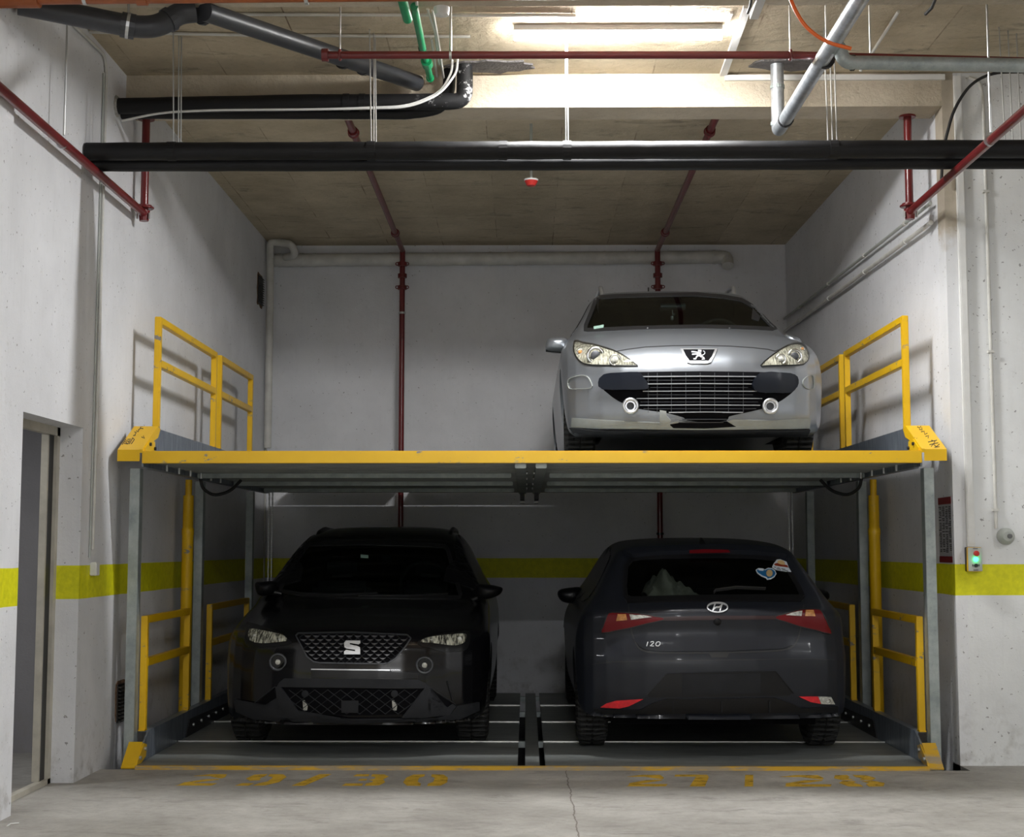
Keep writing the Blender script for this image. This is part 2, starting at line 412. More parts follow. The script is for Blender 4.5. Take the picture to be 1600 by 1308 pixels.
def flat(P, res=3.0):
    bm = NB(); vs = [bm.verts.new((x, y, 0)) for x, y in P]; bm.faces.new(vs); bmesh.ops.triangulate(bm, faces=bm.faces[:])
    xs = [p[0] for p in P]; ys = [p[1] for p in P]
    for lo, hi, nrm in ((min(xs), max(xs), (1, 0, 0)), (min(ys), max(ys), (0, 1, 0))):
        k = int((hi-lo)/res)
        for i in range(1, k+1):
            c = lo+(hi-lo)*i/(k+1)
            bmesh.ops.bisect_plane(bm, geom=bm.verts[:]+bm.edges[:]+bm.faces[:], plane_co=Vector(nrm)*c, plane_no=nrm)
    bm.verts.index_update(); return bm
def strip(P, w, closed=False, res=3.0):
    P = [Vector((*p, 0)) for p in P]
    if closed: P.append(P[0])
    Q = []
    for a, b in zip(P, P[1:]):
        k = max(1, int((b-a).length/res)); Q += [a.lerp(b, i/k) for i in range(k)]
    Q.append(P[-1]); bm = NB(); rows = []; n = len(Q)
    if closed: Q = Q[:-1]; n -= 1
    for i in range(n):
        a = Q[i-1] if (i > 0 or closed) else Q[i]; b = Q[(i+1) % n] if (i < n-1 or closed) else Q[i]
        t = (b-a).normalized(); nn = Vector((-t.y, t.x, 0))*w/2; rows.append((bm.verts.new(Q[i]+nn), bm.verts.new(Q[i]-nn)))
    for i in range(n if closed else n-1):
        j = (i+1) % n; bm.faces.new((rows[i][0], rows[j][0], rows[j][1], rows[i][1]))
    bm.verts.index_update(); return bm
def merge(bms):
    out = NB()
    for b in bms:
        me = bpy.data.meshes.new('tmp'); b.to_mesh(me); b.free(); out.from_mesh(me); bpy.data.meshes.remove(me)
    return out
def panel(name, P, m, parent, bvh, off=.002, thick=.004, res=3, smooth=4):
    if smooth: P = smooth_poly(P, smooth)
    return obj(name, lay(flat(P, res), bvh, off, thick), m, parent, True)
def lines(name, LS, w, m, parent, bvh, off=.002, thick=.003, closed=False, res=3):
    return obj(name, merge([lay(strip(l, w, closed, res), bvh, off, thick) for l in LS]), m, parent)
def circle(cx, cy, rx, ry=None, n=24): ry = ry or rx; return [(cx+rx*math.cos(2*math.pi*i/n), cy+ry*math.sin(2*math.pi*i/n)) for i in range(n)]
def bvh_of(bm): return BVHTree.FromBMesh(bm)
def bvh_obj(o):
    bm = NB(); bm.from_mesh(o.data); bmesh.ops.translate(bm, verts=bm.verts, vec=base_of(o)); b = BVHTree.FromBMesh(bm); bm.free(); return b
# =====================================================================
# THE ROOM
# =====================================================================
XL, XR, YF, ZS, ZB = -2.63, 2.72, .2, 4.46, 4.236      # left wall, right wall, facade plane, slab underside, beam underside
bm = NB(); box(bm, -5.2, 7.2, -12.2, .0, -.3, 0); box(bm, -5.2, XL-.16, 0, .9, -.3, 0); box(bm, XR, 7.2, 0, .5, -.3, 0)
struct('floor', bm, M['floor'])
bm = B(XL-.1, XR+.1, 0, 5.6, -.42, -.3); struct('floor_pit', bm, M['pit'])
struct('ceiling', B(-5.2, 7.2, -12.2, 5.8, ZS, ZS+.2), M['ceiling'])
bm = NB(); DY0, DY1, DZ = -1.52, -.51, 2.07
box(bm, XL-.16, XL, -12.2, DY0, 0, ZS); box(bm, XL-.16, XL, DY1, 5.6, -.3, ZS); box(bm, XL-.16, XL, DY0, DY1, DZ, ZS)
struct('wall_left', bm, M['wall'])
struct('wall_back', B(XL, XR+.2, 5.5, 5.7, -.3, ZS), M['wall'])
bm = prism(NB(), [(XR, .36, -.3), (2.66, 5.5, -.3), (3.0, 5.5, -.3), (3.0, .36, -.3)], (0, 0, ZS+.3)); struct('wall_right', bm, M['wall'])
struct('wall_front', B(2.795, 7.2, YF, .36, 0, ZS), M['wall_front'])
struct('trim_1', B(XR, 2.795, YF, .36, -.3, ZS), M['column'])
struct('trim_2', B(XL, XR, YF, .47, ZB, ZS), M['beam'])
struct('trim_3', B(XL, 7.2, -2.35, -1.55, ZB, ZS), M['beam'])
struct('trim_4', B(XL, -2.60, -8.8, -1.87, 0, 3.97), M['wall'])
struct('trim_5', B(XL, -2.59, -8.8, -2.35, 3.97, ZS), M['beam'])
struct('wall_rear', B(-5.2, 7.2, -12.2, -12.05, 0, ZS), M['wall'])
struct('wall_side', B(7.0, 7.2, -12, YF, 0, ZS), M['wall'])
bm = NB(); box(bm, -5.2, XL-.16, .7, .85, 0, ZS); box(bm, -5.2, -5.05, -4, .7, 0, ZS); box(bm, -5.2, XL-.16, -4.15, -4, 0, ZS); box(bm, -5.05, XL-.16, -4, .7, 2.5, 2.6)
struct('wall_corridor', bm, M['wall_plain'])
# doorway in the left wall
bm = NB(); fx0, fx1 = XL-.175, XL-.135
box(bm, fx0, fx1, DY1-.05, DY1, 0, DZ); box(bm, fx0, fx1, DY0, DY0+.05, 0, DZ); box(bm, fx0, fx1, DY0, DY1, DZ-.05, DZ); box(bm, fx0, fx1, DY0, DY1, 0, .03)
d = struct('door_1', bm, M['frame'])
obj('door_leaf', B(fx0-.02, fx1-.02, DY1-.13, DY1-.05, .03, DZ-.05), M['black'], d)
obj('leaf_edge', B(fx0-.02, fx1-.02, DY1-.15, DY1-.13, .03, DZ-.05), M['frame'], d)

# =====================================================================
# THE CAR LIFT
# =====================================================================
X0 = .03
def sx(s, a, b): return (X0+s*a, X0+s*b) if s > 0 else (X0+s*b, X0+s*a)
def corrug(x0, x1, y0, y1, z, h, p):
    n = int((y1-y0)/p); pr = []
    for i in range(n):
        y = y0+i*p; pr += [(y, z), (y+p*.42, z), (y+p*.5, z-h), (y+p*.92, z-h)]
    pr.append((y0+n*p, z)); bm = NB()
    return prism(bm, [(x0, y, zz) for y, zz in pr]+[(x0, y, z+.012) for y, zz in pr[::-1]], (x1-x0, 0, 0))
def rail(s, v, y0, y1, zb, zt, zm, parent, t=.042):
    a, b = sx(s, v-t/2, v+t/2); bm = NB()
    box(bm, a, b, y0, y0+t, zb, zt, .003); box(bm, a, b, y1-t, y1, zb, zt, .003)
    box(bm, a, b, y0+t, y1-t, zt-t*1.1, zt, .003); box(bm, a, b, y0+t, y1-t, zm-t*.6, zm+t*.6, .003)
    box(bm, a, b, y0-.012, y0+t+.012, zb, zb+.008); box(bm, a, b, y1-t-.012, y1+.012, zb, zb+.008)
    return obj('guard_rail', bm, M['yellow'], parent)
up = thing('lift_platform', (X0, 0, 1.87), 'upper car lift platform with bright yellow front beam, raised and carrying the silver car', 'car lift platform')
obj('front_beam', B(*sx(1, -2.445, 2.445), 0, .05, 1.89, 1.967, .003), M['yellow'], up)
obj('deck', corrug(X0-2.44, X0+2.44, .05, 5.20, 1.933, .030, .11), M['deck'], up)
for a, b in ((X0-2.43, -1.32), (-1.18, 1.26), (1.40, X0+2.44)): obj('light_stop_plate', B(a, b, 5.20, 5.47, 1.915, 1.93), M['deck'], up)  # added plates, close the gap that let lamp light onto the back wall
for y in (1.45, 2.75, 4.1): 
    bm = NB(); box(bm, X0-2.43, X0-.14, y, y+.07, 1.868, 1.902, .004); box(bm, X0+.14, X0+2.43, y, y+.07, 1.868, 1.902, .004); obj('cross_beam', bm, M['galv'], up)
for s in (-1, 1):
    a, b = sx(s, .03, .10); c = obj('centre_channel', B(a, b, .06, 4.4, 1.86, 1.902, .004), M['galv'], up)
    a, b = sx(s, .045, .085); obj('hook', B(a, b, 4.0, 4.5, 1.80, 1.86), M['darksteel'], c); obj('roller', T([(a, 4.42, 1.79), (b, 4.42, 1.79)], .02), M['rod'], c)
    for y in (.9, 1.7, 2.6, 3.5): obj('bolt', T([(X0+s*.02, y, 1.875), (X0+s*.035, y, 1.875)], .012), M['rod'], c)
    P = [(0.06, 1.872), (4.5, 1.872), (4.5, 2.14), (.37, 2.14), (0.06, 1.985)]
    bm = prism(NB(), [(X0+s*2.45, y, z) for y, z in P], (s*.012, 0, 0)); a, b = sx(s, 2.462, 2.505); box(bm, a, b, .37, 4.5, 2.128, 2.14); box(bm, a, b, .3, 4.5, 1.872, 1.884)
    sb = obj('side_beam', bm, M['galvdark'], up)
    for i in range(6): obj('bolt', T([(X0+s*2.40, .45+i*.33, 1.862), (X0+s*2.40, .45+i*.33, 1.905)], .009), M['rod'], sb)
    bm = prism(NB(), [(X0+s*2.46, 0, 1.975), (X0+s*2.46, .37, 2.155), (X0+s*2.60, .37, 2.155), (X0+s*2.60, 0, 1.975)], (0, .004, -.008))
    a, b = sx(s, 2.46, 2.60); box(bm, a, b, 0, .006, 1.903, 1.975); prism(bm, [(X0+s*2.444, .0, 1.955), (X0+s*2.444, .0, 1.978), (X0+s*2.444, .37, 2.155), (X0+s*2.444, .43, 2.135), (X0+s*2.444, .38, 2.08), (X0+s*2.444, .27, 2.05), (X0+s*2.444, .16, 2.0)], (s*.018, 0, 0))
    cap = obj('end_cap', bm, M['yellow'], up); bv = bvh_obj(cap)
    g = obj('gusset', prism(NB(), [(X0+s*2.437, y, z) for y, z in ((.05, 1.962), (.29, 1.962), (.28, 2.045), (.17, 2.05), (.05, 1.99))], (s*.008, 0, 0)), M['yellow'], up)
    obj('nut', T([(X0+s*2.425, .15, 2.02), (X0+s*2.44, .15, 2.02)], .012, seg=6), M['darksteel'], g); obj('nut', T([(X0+s*2.425, .265, 2.0), (X0+s*2.44, .265, 2.0)], .012, seg=6), M['darksteel'], g)
    if s < 0: W1 = [[(188, 695), (193, 688), (199, 693)], [(191, 695), (197, 686)], [(194, 693), (200, 694), (204, 686), (199, 687)], [(197, 689), (202, 690)], [(202, 694), (207, 685)], [(205, 694), (210, 687), (207, 684)], [(208, 681), (212, 680)], [(211, 679), (213, 676), (210, 675)], [(213, 673), (216, 675), (217, 671)], [(216, 672), (219, 670), (220, 667)], [(219, 669), (224, 670)], [(220, 665), (224, 666)], [(221, 683), (226, 685), (224, 681)]]
    else: W1 = [[(1455, 688), (1461, 690), (1459, 693)], [(1450, 691), (1464, 688)], [(1452, 695), (1466, 692)], [(1455, 698), (1458, 694), (1463, 698), (1468, 694)], [(1460, 699), (1468, 698)], [(1433, 667), (1437, 669), (1439, 666)], [(1436, 671), (1441, 672), (1440, 668)], [(1439, 675), (1444, 674), (1445, 679), (1449, 677)], [(1446, 682), (1451, 681), (1450, 685)], [(1428, 684), (1433, 685)]]
    lines('handwriting', W1, 1.1, M['ink'], cap, bv, 0, .001)
    rail(s, 2.482, .45, 2.20, 2.14, 2.895, 2.585, up); rail(s, 2.482, 2.35, 3.68, 2.14, 2.895, 2.585, up)
lo = thing('lift_platform', (X0, 0, 0), 'lower car lift platform level with the floor, carrying the two dark cars', 'car lift platform')
for a, b in ((X0-2.44, -.055), (.118, X0+2.44)):
    pl = obj('deck', corrug(a, b, .02, 4.5, .012, .03, .105), M['deck'], lo)
    bm = NB()
    for i in range(38):
        if abs(i*.115+.1-1.08) > .03: box(bm, a+.01, b-.01, .1+i*.115, .106+i*.115, .012, .0185)
    obj('deck_ribs', bm, M['galv'], pl)
    for y in (1.08, 2.2, 3.35): obj('joint_strip', B(a, b, y, y+.012, .020, .032), M['deckjoint'], pl)
obj('centre_track', B(-.008, .083, .02, 4.5, -.06, .014), M['deck'], lo)
for y in (1.2, 3.0, 4.2):
    for x in (-.055, .083): obj('bracket', B(x, x+.047 if x < 0 else x+.035, y, y+.05, -.03, .012), M['galv'], lo)
obj('front_edge', B(X0-2.44, X0+2.44, -.012, .02, -.02, .024), M['wornyellow'], lo)
for s in (-1, 1):
    P = [(.02, -.05), (4.5, -.05), (4.5, .2), (.33, .2), (.14, .1), (.02, .02)]
    bm = prism(NB(), [(X0+s*2.445, y, z) for y, z in P], (s*.012, 0, 0)); a, b = sx(s, 2.457, 2.50); box(bm, a, b, .31, 4.5, .188, .2)
    sb = obj('side_beam', bm, M['galvdark'], lo)
    bm = prism(NB(), [(X0+s*2.436, y, z) for y, z in ((1.3, .02), (3.2, .02), (3.2, .11), (1.4, .14))], (s*.01, 0, 0)); sp = obj('splice_plate', bm, M['darksteel'], sb)
    for i in range(7): obj('bolt', T([(X0+s*2.425, 1.5+i*.25, .09), (X0+s*2.437, 1.5+i*.25, .09)], .012), M['rod'], sb)
    bm = prism(NB(), [(X0+s*2.434, y, z) for y, z in ((.0, .0), (.03, .05), (.18, .135), (.24, .12), (.22, .05), (.1, .02))], (s*.01, 0, 0))
    prism(bm, [(X0+s*2.444, 0, .012), (X0+s*2.444, .17, .145), (X0+s*2.53, .17, .145), (X0+s*2.53, 0, .012)], (0, .003, -.008)); cp = obj('end_cap', bm, M['wornyellow'] if s > 0 else M['yellow'], lo)
    for y, z in ((.07, .06), (.19, .1)): obj('bolt', T([(X0+s*2.422, y, z), (X0+s*2.436, y, z)], .012), M['rod'], cp)
    rail(s, 2.478, .27, 1.47, .2, .925, .63, lo); rail(s, 2.478, 2.15, 3.65, .2, .925, .63, lo)
for s, side in ((-1, 'left'), (1, 'right')):
    for y, v, zt, txt in ((.18, 2.505, 1.868, 'front'), (2.0, 2.51, 1.868, 'middle'), (4.0, 2.51, 1.868, 'rear')):
        a, b = sx(s, v, v+.062); c, d_ = sx(s, v, v+.006)
        bm = NB(); box(bm, a, b, y, y+.006, -.3, zt); box(bm, *sx(s, v-.001, v+.005), y+.006, y+.08, -.3, zt); box(bm, *sx(s, v+.056, v+.062), y+.006, y+.08, -.3, zt)
        o = obj('lift_post', bm, M['galv'], None)
        tag(o, {'front': 'tall galvanised %s front lift post below the yellow end cap', 'middle': '%s middle galvanised lift post just behind the yellow hydraulic cylinder', 'rear': '%s rear galvanised lift post in the dark back corner'}[txt] % side, 'post', 'lift posts')
    cyl = obj('hydraulic_cylinder', sweep(lathe(NB(), (X0+s*2.555, 1.72, -.3), (0, 0, 1), [(0, .042), (1.75, .042), (1.76, .045), (1.80, .045), (1.81, .039), (2.05, .039)]), [(X0+s*2.555, 1.72, 1.75), (X0+s*2.555, 1.72, 1.868)], .025), M['yellow'], None, True)
    tag(cyl, 'tall yellow hydraulic lift cylinder standing at the %s wall' % side, 'lift cylinder', 'lift cylinders')
    h = obj('hydraulic_hose', T([(X0+s*2.44, 1.6, 1.87), (X0+s*2.43, 1.62, 1.80), (X0+s*2.36, 1.68, 1.745), (X0+s*2.25, 1.75, 1.78), (X0+s*2.18, 1.8, 1.868)], .012, rad=.08, seg=10), M['blackrubber'], None, True)
    tag(h, 'black hydraulic hose looping under the upper platform near its %s side' % side, 'hose', 'hydraulic hoses')
    bm = NB()
    for k in range(2): 
        for i in range(44): box(bm, X0+s*2.40+k*.03-.015, X0+s*2.40+k*.03-.003, 4.25+(i % 2)*.004, 4.27+(i % 2)*.004, .03+i*.042, .068+i*.042)
    tag(obj('lift_chain', bm, M['rod']), 'steel lifting chain hanging beside the %s rear lift post' % side, 'chain', 'lift chains')

# ---------------- painted bay numbers ----------------
G = {'2': [[(.12, .82), (.5, .98), (.95, .98), (1, .72), (.95, .60), (.70, .72), (.55, .82)], [(.90, .56), (.55, .52), (.10, .25), (.05, .05), (.40, .24), (.92, .50)], [(.0, .0), (.92, .0), (1, .18), (.32, .18)]],
     '9': [[(.05, .60), (.15, .95), (.45, 1), (.45, .82), (.38, .62), (.45, .46), (.2, .42)], [(.52, 1), (.85, .98), (1, .75), (.95, .30), (.70, .02), (.42, .0), (.5, .2), (.66, .35), (.68, .72), (.52, .82)], [(.0, .0), (.32, .0), (.38, .18), (.1, .2)]],
     '/': [[(0, 0), (.42, 0), (1, 1), (.58, 1)]],
     '3': [[(.1, .82), (.15, 1), (.48, 1), (.48, .82)], [(.55, 1), (.85, .98), (1, .8), (.9, .55), (1, .3), (.9, .05), (.55, .0), (.55, .18), (.68, .3), (.68, .42), (.55, .5), (.68, .6), (.68, .75), (.55, .82)], [(.0, .0), (.48, 0), (.48, .18), (.05, .18)], [(.3, .44), (.5, .44), (.5, .58), (.32, .58)]],
     '0': [[(.0, .3), (.12, .02), (.42, 0), (.42, .18), (.32, .35), (.32, .7), (.42, .82), (.42, 1), (.15, .97), (.02, .7)], [(.58, 0), (.88, .03), (1, .3), (.98, .7), (.86, .97), (.58, 1), (.58, .82), (.68, .68), (.68, .32), (.58, .18)]],
     '7': [[(.0, .84), (.05, 1), (1, 1), (1, .84)], [(1, .80), (.62, .80), (.25, 0), (.68, 0)]],
     '8': [[(.05, .3), (.15, .02), (.44, 0), (.44, .18), (.34, .3), (.44, .44), (.2, .5)], [(.56, 0), (.86, .03), (.98, .3), (.8, .5), (.56, .44), (.66, .3), (.56, .18)], [(.08, .72), (.2, .54), (.44, .56), (.36, .7), (.44, .82), (.44, 1), (.18, .97)], [(.56, .56), (.8, .54), (.95, .72), (.84, .97), (.56, 1), (.56, .82), (.66, .7)]]}
def number(chars, spans, label):
    yb, yt = at_z(800, 1228.5, 0).y, at_z(800, 1210.5, 0).y
    t = thing('bay_number', (at_z((spans[0][0]+spans[-1][1])/2, 1220, 0).x, (yb+yt)/2, 0), label, 'floor marking', 'painted bay numbers')
    for ch, (p0, p1) in zip(chars, spans):
        xa, xb = at_z(p0, 1228.5, 0).x, at_z(p1, 1228.5, 0).x if p1 < 822 else at_z(p1, 1212, 0).x
        if p0 >= 822: xa = at_z(p0, 1220, 0).x; xb = at_z(p1, 1220, 0).x
        else: xa = at_z(p0, 1226, 0).x; xb = at_z(p1, 1216, 0).x
        bm = NB()
        for P in G[ch]: prism(bm, [(xa+(xb-xa)*u, yb+(yt-yb)*v, .0004) for u, v in P], (0, 0, .0012))
        obj('digit' if ch != '/' else 'slash', bm, M['mark'], t)
number('29/30', [(277, 350), (370, 446), (458, 513), (536, 606), (628, 701)], 'yellow stencilled floor number 29/30 in front of the black car')
number('27/28', [(975, 1040), (1058, 1112), (1155, 1186), (1215, 1292), (1302, 1378)], 'worn yellow stencilled floor number 27/28 in front of the blue-grey hatchback')
# =====================================================================
# PIPES, CABLES, LAMPS
# =====================================================================
def pipe(name, pts, r, m, label, cat, group=None, **k): return tag(obj(name, T(pts, r, **k), m, None, True), label, cat, group)
def clamp(parent, p, ax, r, m='rod', w=.02, name='pipe_clamp'):
    p = Vector(p); ax = Vector(ax).normalized(); return obj(name, T([p-ax*w/2, p+ax*w/2], r, seg=16), M[m], parent)
# lamp batten on the slab
lt = thing('strip_lamp', (LAMP.x, LAMP.y, LAMP.z), 'long white ceiling strip lamp glowing brightly above the red pipe', 'lamp')
obj('housing', B(LAMP.x-.62, LAMP.x+.62, LAMP.y-.05, LAMP.y+.05, LAMP.z-.004, ZS, .003), M['whiteplastic'], lt)
obj('diffuser', T([(LAMP.x-.62, LAMP.y, LAMP.z-.022), (LAMP.x+.62, LAMP.y, LAMP.z-.022)], .026), M['tube'], lt, True)
bpy.data.objects['tube_light'].location.z = LAMP.z-.06
# black insulated pipes right across, above the lift opening
bA = pipe('insulated_pipe', [(XL+.01, -.62, 3.715), (7, -.62, 3.715)], .054, M['rubberfoam'], 'upper and thicker of the two long black insulated pipes crossing the whole bay', 'pipe', 'long black insulated pipes', wob=.035, seg=20)
bB = pipe('insulated_pipe', [(XL+.01, -.515, 3.665), (7, -.515, 3.665)], .043, M['rubberfoam'], 'lower thinner black insulated pipe tucked beneath the long one across the bay', 'pipe', 'long black insulated pipes', wob=.035, seg=20)
for px in (268, 580, 786, 886, 1302): clamp(bA, (at_y(px, 245, -.62).x, -.62, 3.715), (1, 0, 0), .0575, 'rubberfoam', .05, 'joint_tape')
# hanger rods
def rods(L, where):
    pos = ('left', 'right') if len(L) == 2 else ('left', 'middle', 'right')
    for i, (xt, xb, y) in enumerate(L):
        a = at_y(xt, 80, y); b = at_y(xb, 226, y)
        tag(obj('threaded_rod', T([(a.x, y, ZS), (b.x, y, 3.765 if y < -.57 else 3.70)], .0042, seg=8), M['rod'], None), 'thin zinc hanger rod, the %s one of the %d %s' % (pos[i], len(L), where), 'rod', 'hanger rods %s' % where)
rods([(270, 271, -.62), (279, 279, -.56), (283, 283, -.51)], 'near the left wall')
rods([(577, 580, -.62), (584, 584, -.56), (586, 588, -.51)], 'below the grey drain end')
rods([(884, 884, -.62), (886, 888, -.54)], 'under the glowing lamp')
rods([(1288, 1294, -.62), (1297, 1301, -.56), (1303, 1308, -.51)], 'by the galvanised pipe elbow')
rods([(1562, 1571, -.62), (1576, 1583, -.56), (1589, 1596, -.51)], 'at the far right')
# red sprinkler line crossing near the lamp
RY_ = -1.15; a, b = at_y(504, 86, RY_), at_y(1620, 96, RY_)
rp = pipe('sprinkler_pipe', [a, at_y(1235, 86, RY_), b], .0215, M['red'], 'long dark red sprinkler pipe running across just below the lamp', 'pipe', seg=16)
clamp(rp, at_y(508, 86, RY_), (1, 0, 0), .036, 'red', .035, 'end_coupling')
for px in (531, 704, 1235):
    c = at_y(px, 86, RY_); clamp(rp, c, (1, 0, 0), .026, 'rod', .014)
    tag(obj('threaded_rod', T([(c.x, RY_, c.z+.022), (c.x, RY_, ZS)], .005 if px != 704 else .007, seg=8), M['rod']), {531: 'short hanger rod at the left end of the red sprinkler pipe', 704: 'thick hanger rod over the red pipe right of the green pipe', 1235: 'short hanger rod over the red pipe above the grey mortar patch'}[px], 'rod', 'red pipe hangers')
    if px != 704: obj('coupling', torus(NB(), c, (1, 0, 0), .026, .008), M['red'], rp, True)
# two red pipes running along the side walls to flanged ends
for s, xs, end, far, lab in ((-1, -2.55, (226, 322), (0, 118), 'left'), (1, 2.55, (1428, 325), (1600, 168), 'right')):
    e = Vector((xs, .41, 3.583)); p = pipe('sprinkler_pipe', [(xs-.012, -8.6, 3.583), e], .0265, M['red'], 'dark red sprinkler pipe running towards the viewer along the %s wall' % lab, 'pipe', 'side sprinkler pipes', seg=16)
    obj('riser', T([e, (xs+.0, .41, ZB)], .026), M['red'], p, True)
    obj('flange', lathe(NB(), e+Vector((0, 0, .045)), (0, 0, 1), [(-.012, .05), (.012, .05)], 20), M['red'], p)
    obj('top_plate', lathe(NB(), (xs, .41, ZB-.012), (0, 0, 1), [(0, .055), (.012, .055)], 20), M['red'], p)
    bm = torus(NB(), e+Vector((0, 0, .04)), (0, 0, 1), .058, .007); lathe(bm, e+Vector((0, .0, -.05)), (0, 0, 1), [(0, .03), (.07, .038)]); obj('elbow', bm, M['red'], p, True)
    for dx in (-.04, .04): obj('bolt', T([e+Vector((dx, -.02, -.04)), e+Vector((dx, -.02, .0))], .007, seg=8), M['rod'], p)
    c = at_x(102 if s < 0 else 1554, 200, xs)
    cy = -1.25; clamp(p, (xs-.008, cy, 3.583), (0, 1, 0), .031, 'rod', .012)
    tag(obj('threaded_rod', T([(xs, cy, 3.63), (xs, cy, ZS)], .006, seg=8), M['rod']), 'single long rod holding the red pipe at the %s wall' % lab, 'rod', 'side pipe rods')
# red pipes on the alcove ceiling and down the back wall
for x, lab, bx in ((-1.25, 'left', 628), (1.33, 'right', 1027)):
    p = pipe('sprinkler_pipe', [(x, .5, 4.36), (x, 5.28, 4.36)], .026, M['red'], 'dark red pipe along the alcove ceiling turning down the back wall, %s one' % lab, 'pipe', 'alcove sprinkler pipes', seg=14)
    obj('drop', T([(x, 5.28, 4.36), (x, 5.28, .4)], .028), M['red'], p, True)
    for y in (1.15, 4.45): obj('coupling', torus(lathe(NB(), (x, y-.03, 4.36), (0, 1, 0), [(0, .036), (.06, .036)]), (x, y+.03, 4.36), (0, 1, 0), .035, .008), M['red'], p, True)
    for z in (4.22, 4.10, 3.98): obj('flange', lathe(NB(), (x, 5.28, z), (0, 0, 1), [(-.02, .046), (.02, .046)], 16), M['red'], p)
    for z in (4.22, 3.98):
        for q in (-1, 1): obj('bolt', torus(NB(), (x+q*.052, 5.26, z), (0, 1, 0), .014, .005, 12, 6), M['red'], p)
    for z in (3.72, 1.5): clamp(p, (x, 5.28, z), (0, 0, 1), .036, 'rod' if z > 2 else 'darksteel', .02)
# red heat alarm hanging from the alcove ceiling
c = at_y(830, 283, 1.3); al = thing('alarm_sounder', c, 'small red ceiling alarm hanging below the black pipes on a grey stem', 'alarm')
obj('stem', T([c+Vector((0, 0, .01)), (c.x, c.y, ZS)], .011), M['greyplastic'], al); obj('dome', lathe(NB(), c+Vector((0, 0, -.035)), (0, 0, 1), [(0, .03), (.008, .036), (.035, .05)], 24), M['redplastic'], al, True); obj('rim', lathe(NB(), c, (0, 0, 1), [(0, .052), (.012, .052)], 24), M['whiteplastic'], al)
# white smoke detector on the beam
c = at_z(690, 12, ZB); sd = thing('smoke_detector', (c.x, c.y, ZB-.045), 'round white smoke detector under the near beam beside the green pipe', 'detector')
obj('housing', lathe(NB(), (c.x, c.y, ZB-.045), (0, 0, 1), [(0, .028), (.004, .038), (.03, .043), (.045, .043)], 28), M['whiteplastic'], sd, True); obj('sensor_cap', lathe(NB(), (c.x, c.y-.005, ZB-.051), (0, 0, 1), [(0, .008), (.006, .016)], 16), M['whiteplastic'], sd)
# insulated elbow pipes upper left
g = NG('insulation_with_foam_smears'); x_ = g.xyz()
f_ = g.math('MULTIPLY', g.ramp(g.noise(9, 8, rough=.75), .56, .62), g.ramp(x_[0], -.75, -.45)); g.b.inputs['Specular IOR Level'].default_value = .3
g.bump(g.noise(9, 5), .4, .01); M['smeared'] = g.out(g.mix(f_, (.008, .008, .009), (.55, .55, .55)), .6)
y = .0
q = [at_y(180, 166, y), at_y(500, 160, y), at_y(690, 159, y), at_y(726, 158, y)]
top = at_y(726, 112, y)
u1 = pipe('insulated_pipe', q+[(q[-1].x, y, ZS)], .052, M['smeared'], 'thick black insulated pipe at upper left turning up into the slab', 'pipe', 'upper left insulated pipes', rad=.09, wob=.03, seg=20)
y = .11
q2 = [at_y(186, 176, y), at_y(520, 176, y), at_y(640, 177, y), at_y(690, 168, y), at_y(702, 140, y)]
u2 = pipe('insulated_pipe', q2+[(q2[-1].x, y, ZS)], .042, M['rubberfoam'], 'lower thinner black insulated pipe at upper left curving up behind the thick one', 'pipe', 'upper left insulated pipes', rad=.12, wob=.03, seg=20)
for px in (541, 566): clamp(u1, at_y(px, 160, 0), (1, 0, 0), .0555, 'rubberfoam', .04, 'joint_tape')
obj('foam_seal', lathe(NB(), at_y(176, 166, .0), (1, 0, 0), [(0, .085), (.02, .08), (.04, .06)], 11), mat('grey_foam_seal', (.40, .39, .36), .9, noise=.5, nscale=30, bump=1), u1)
for k, dz in ((0, 0), (1, 1)):
    y = -.075-k*.02
    pts = [at_y(190, 189, y), at_y(250, 176, y), at_y(330, 172, y), at_y(500, 171, y), at_y(640, 166+2*k, y), at_y(690, 143+3*k, y), at_y(706+8*k, 112, y), (at_y(707+8*k, 100, y).x, y, ZS)]
    pipe('cable', pts, .0075, M['whiteplastic'], '%s of two white cables lying on the upper left black pipes and bending up' % ('outer', 'inner')[k], 'cable', 'white cables on the insulated pipe', rad=.2, seg=8)
def patch(c, rx, ry, label):
    bm = NB(); P = []
    for i in range(22): a = 2*math.pi*i/22; k = random.uniform(.72, 1.1); P.append((c.x+rx*k*math.cos(a), c.y+ry*k*math.sin(a), ZS-.012))
    tag(obj('mortar_patch', prism(bm, P, (0, 0, .012)), M['mortar']), label, 'mortar patch', 'mortar patches')
patch(at_z(770, 102, ZS), .30, .13, 'grey smeared mortar patch on the slab right of the insulated elbow'); patch(at_z(1232, 100, ZS), .26, .11, 'grey mortar patch on the slab around the galvanised riser')
# grey drain pipes upper left
g1 = [at_y(30, 6, -1.85), at_y(208, 42, -1.7), at_y(246, 42, -1.68), at_y(282, 20, -1.62), at_y(305, 18, -1.6), at_y(360, 34, -1.4), at_y(485, 74, -1.05)]
g2 = at_y(652, 130, .12)
dr = pipe('drain_pipe', g1[:5], .058, M['graypvc'], 'fat grey plastic drain pipe with bends below the orange pipe at upper left', 'pipe', rad=.07, seg=22)
for f in (.92, .99): clamp(dr, Vector(g1[0]).lerp(g1[1], f), g1[1]-g1[0], .066, 'graypvc', .03, 'coupling')
clamp(dr, Vector(g1[0]).lerp(g1[1], .955), g1[1]-g1[0], .068, 'rod', .016); clamp(dr, g1[2].lerp(g1[3], .5), g1[3]-g1[2], .066, 'graypvc', .03, 'coupling')
dr2 = pipe('drain_pipe', [g1[4]+Vector((.05, 0, 0)), g2], .052, M['graypvc'], 'grey plastic drain pipe slanting right from the bend into the slab corner', 'pipe', seg=22)
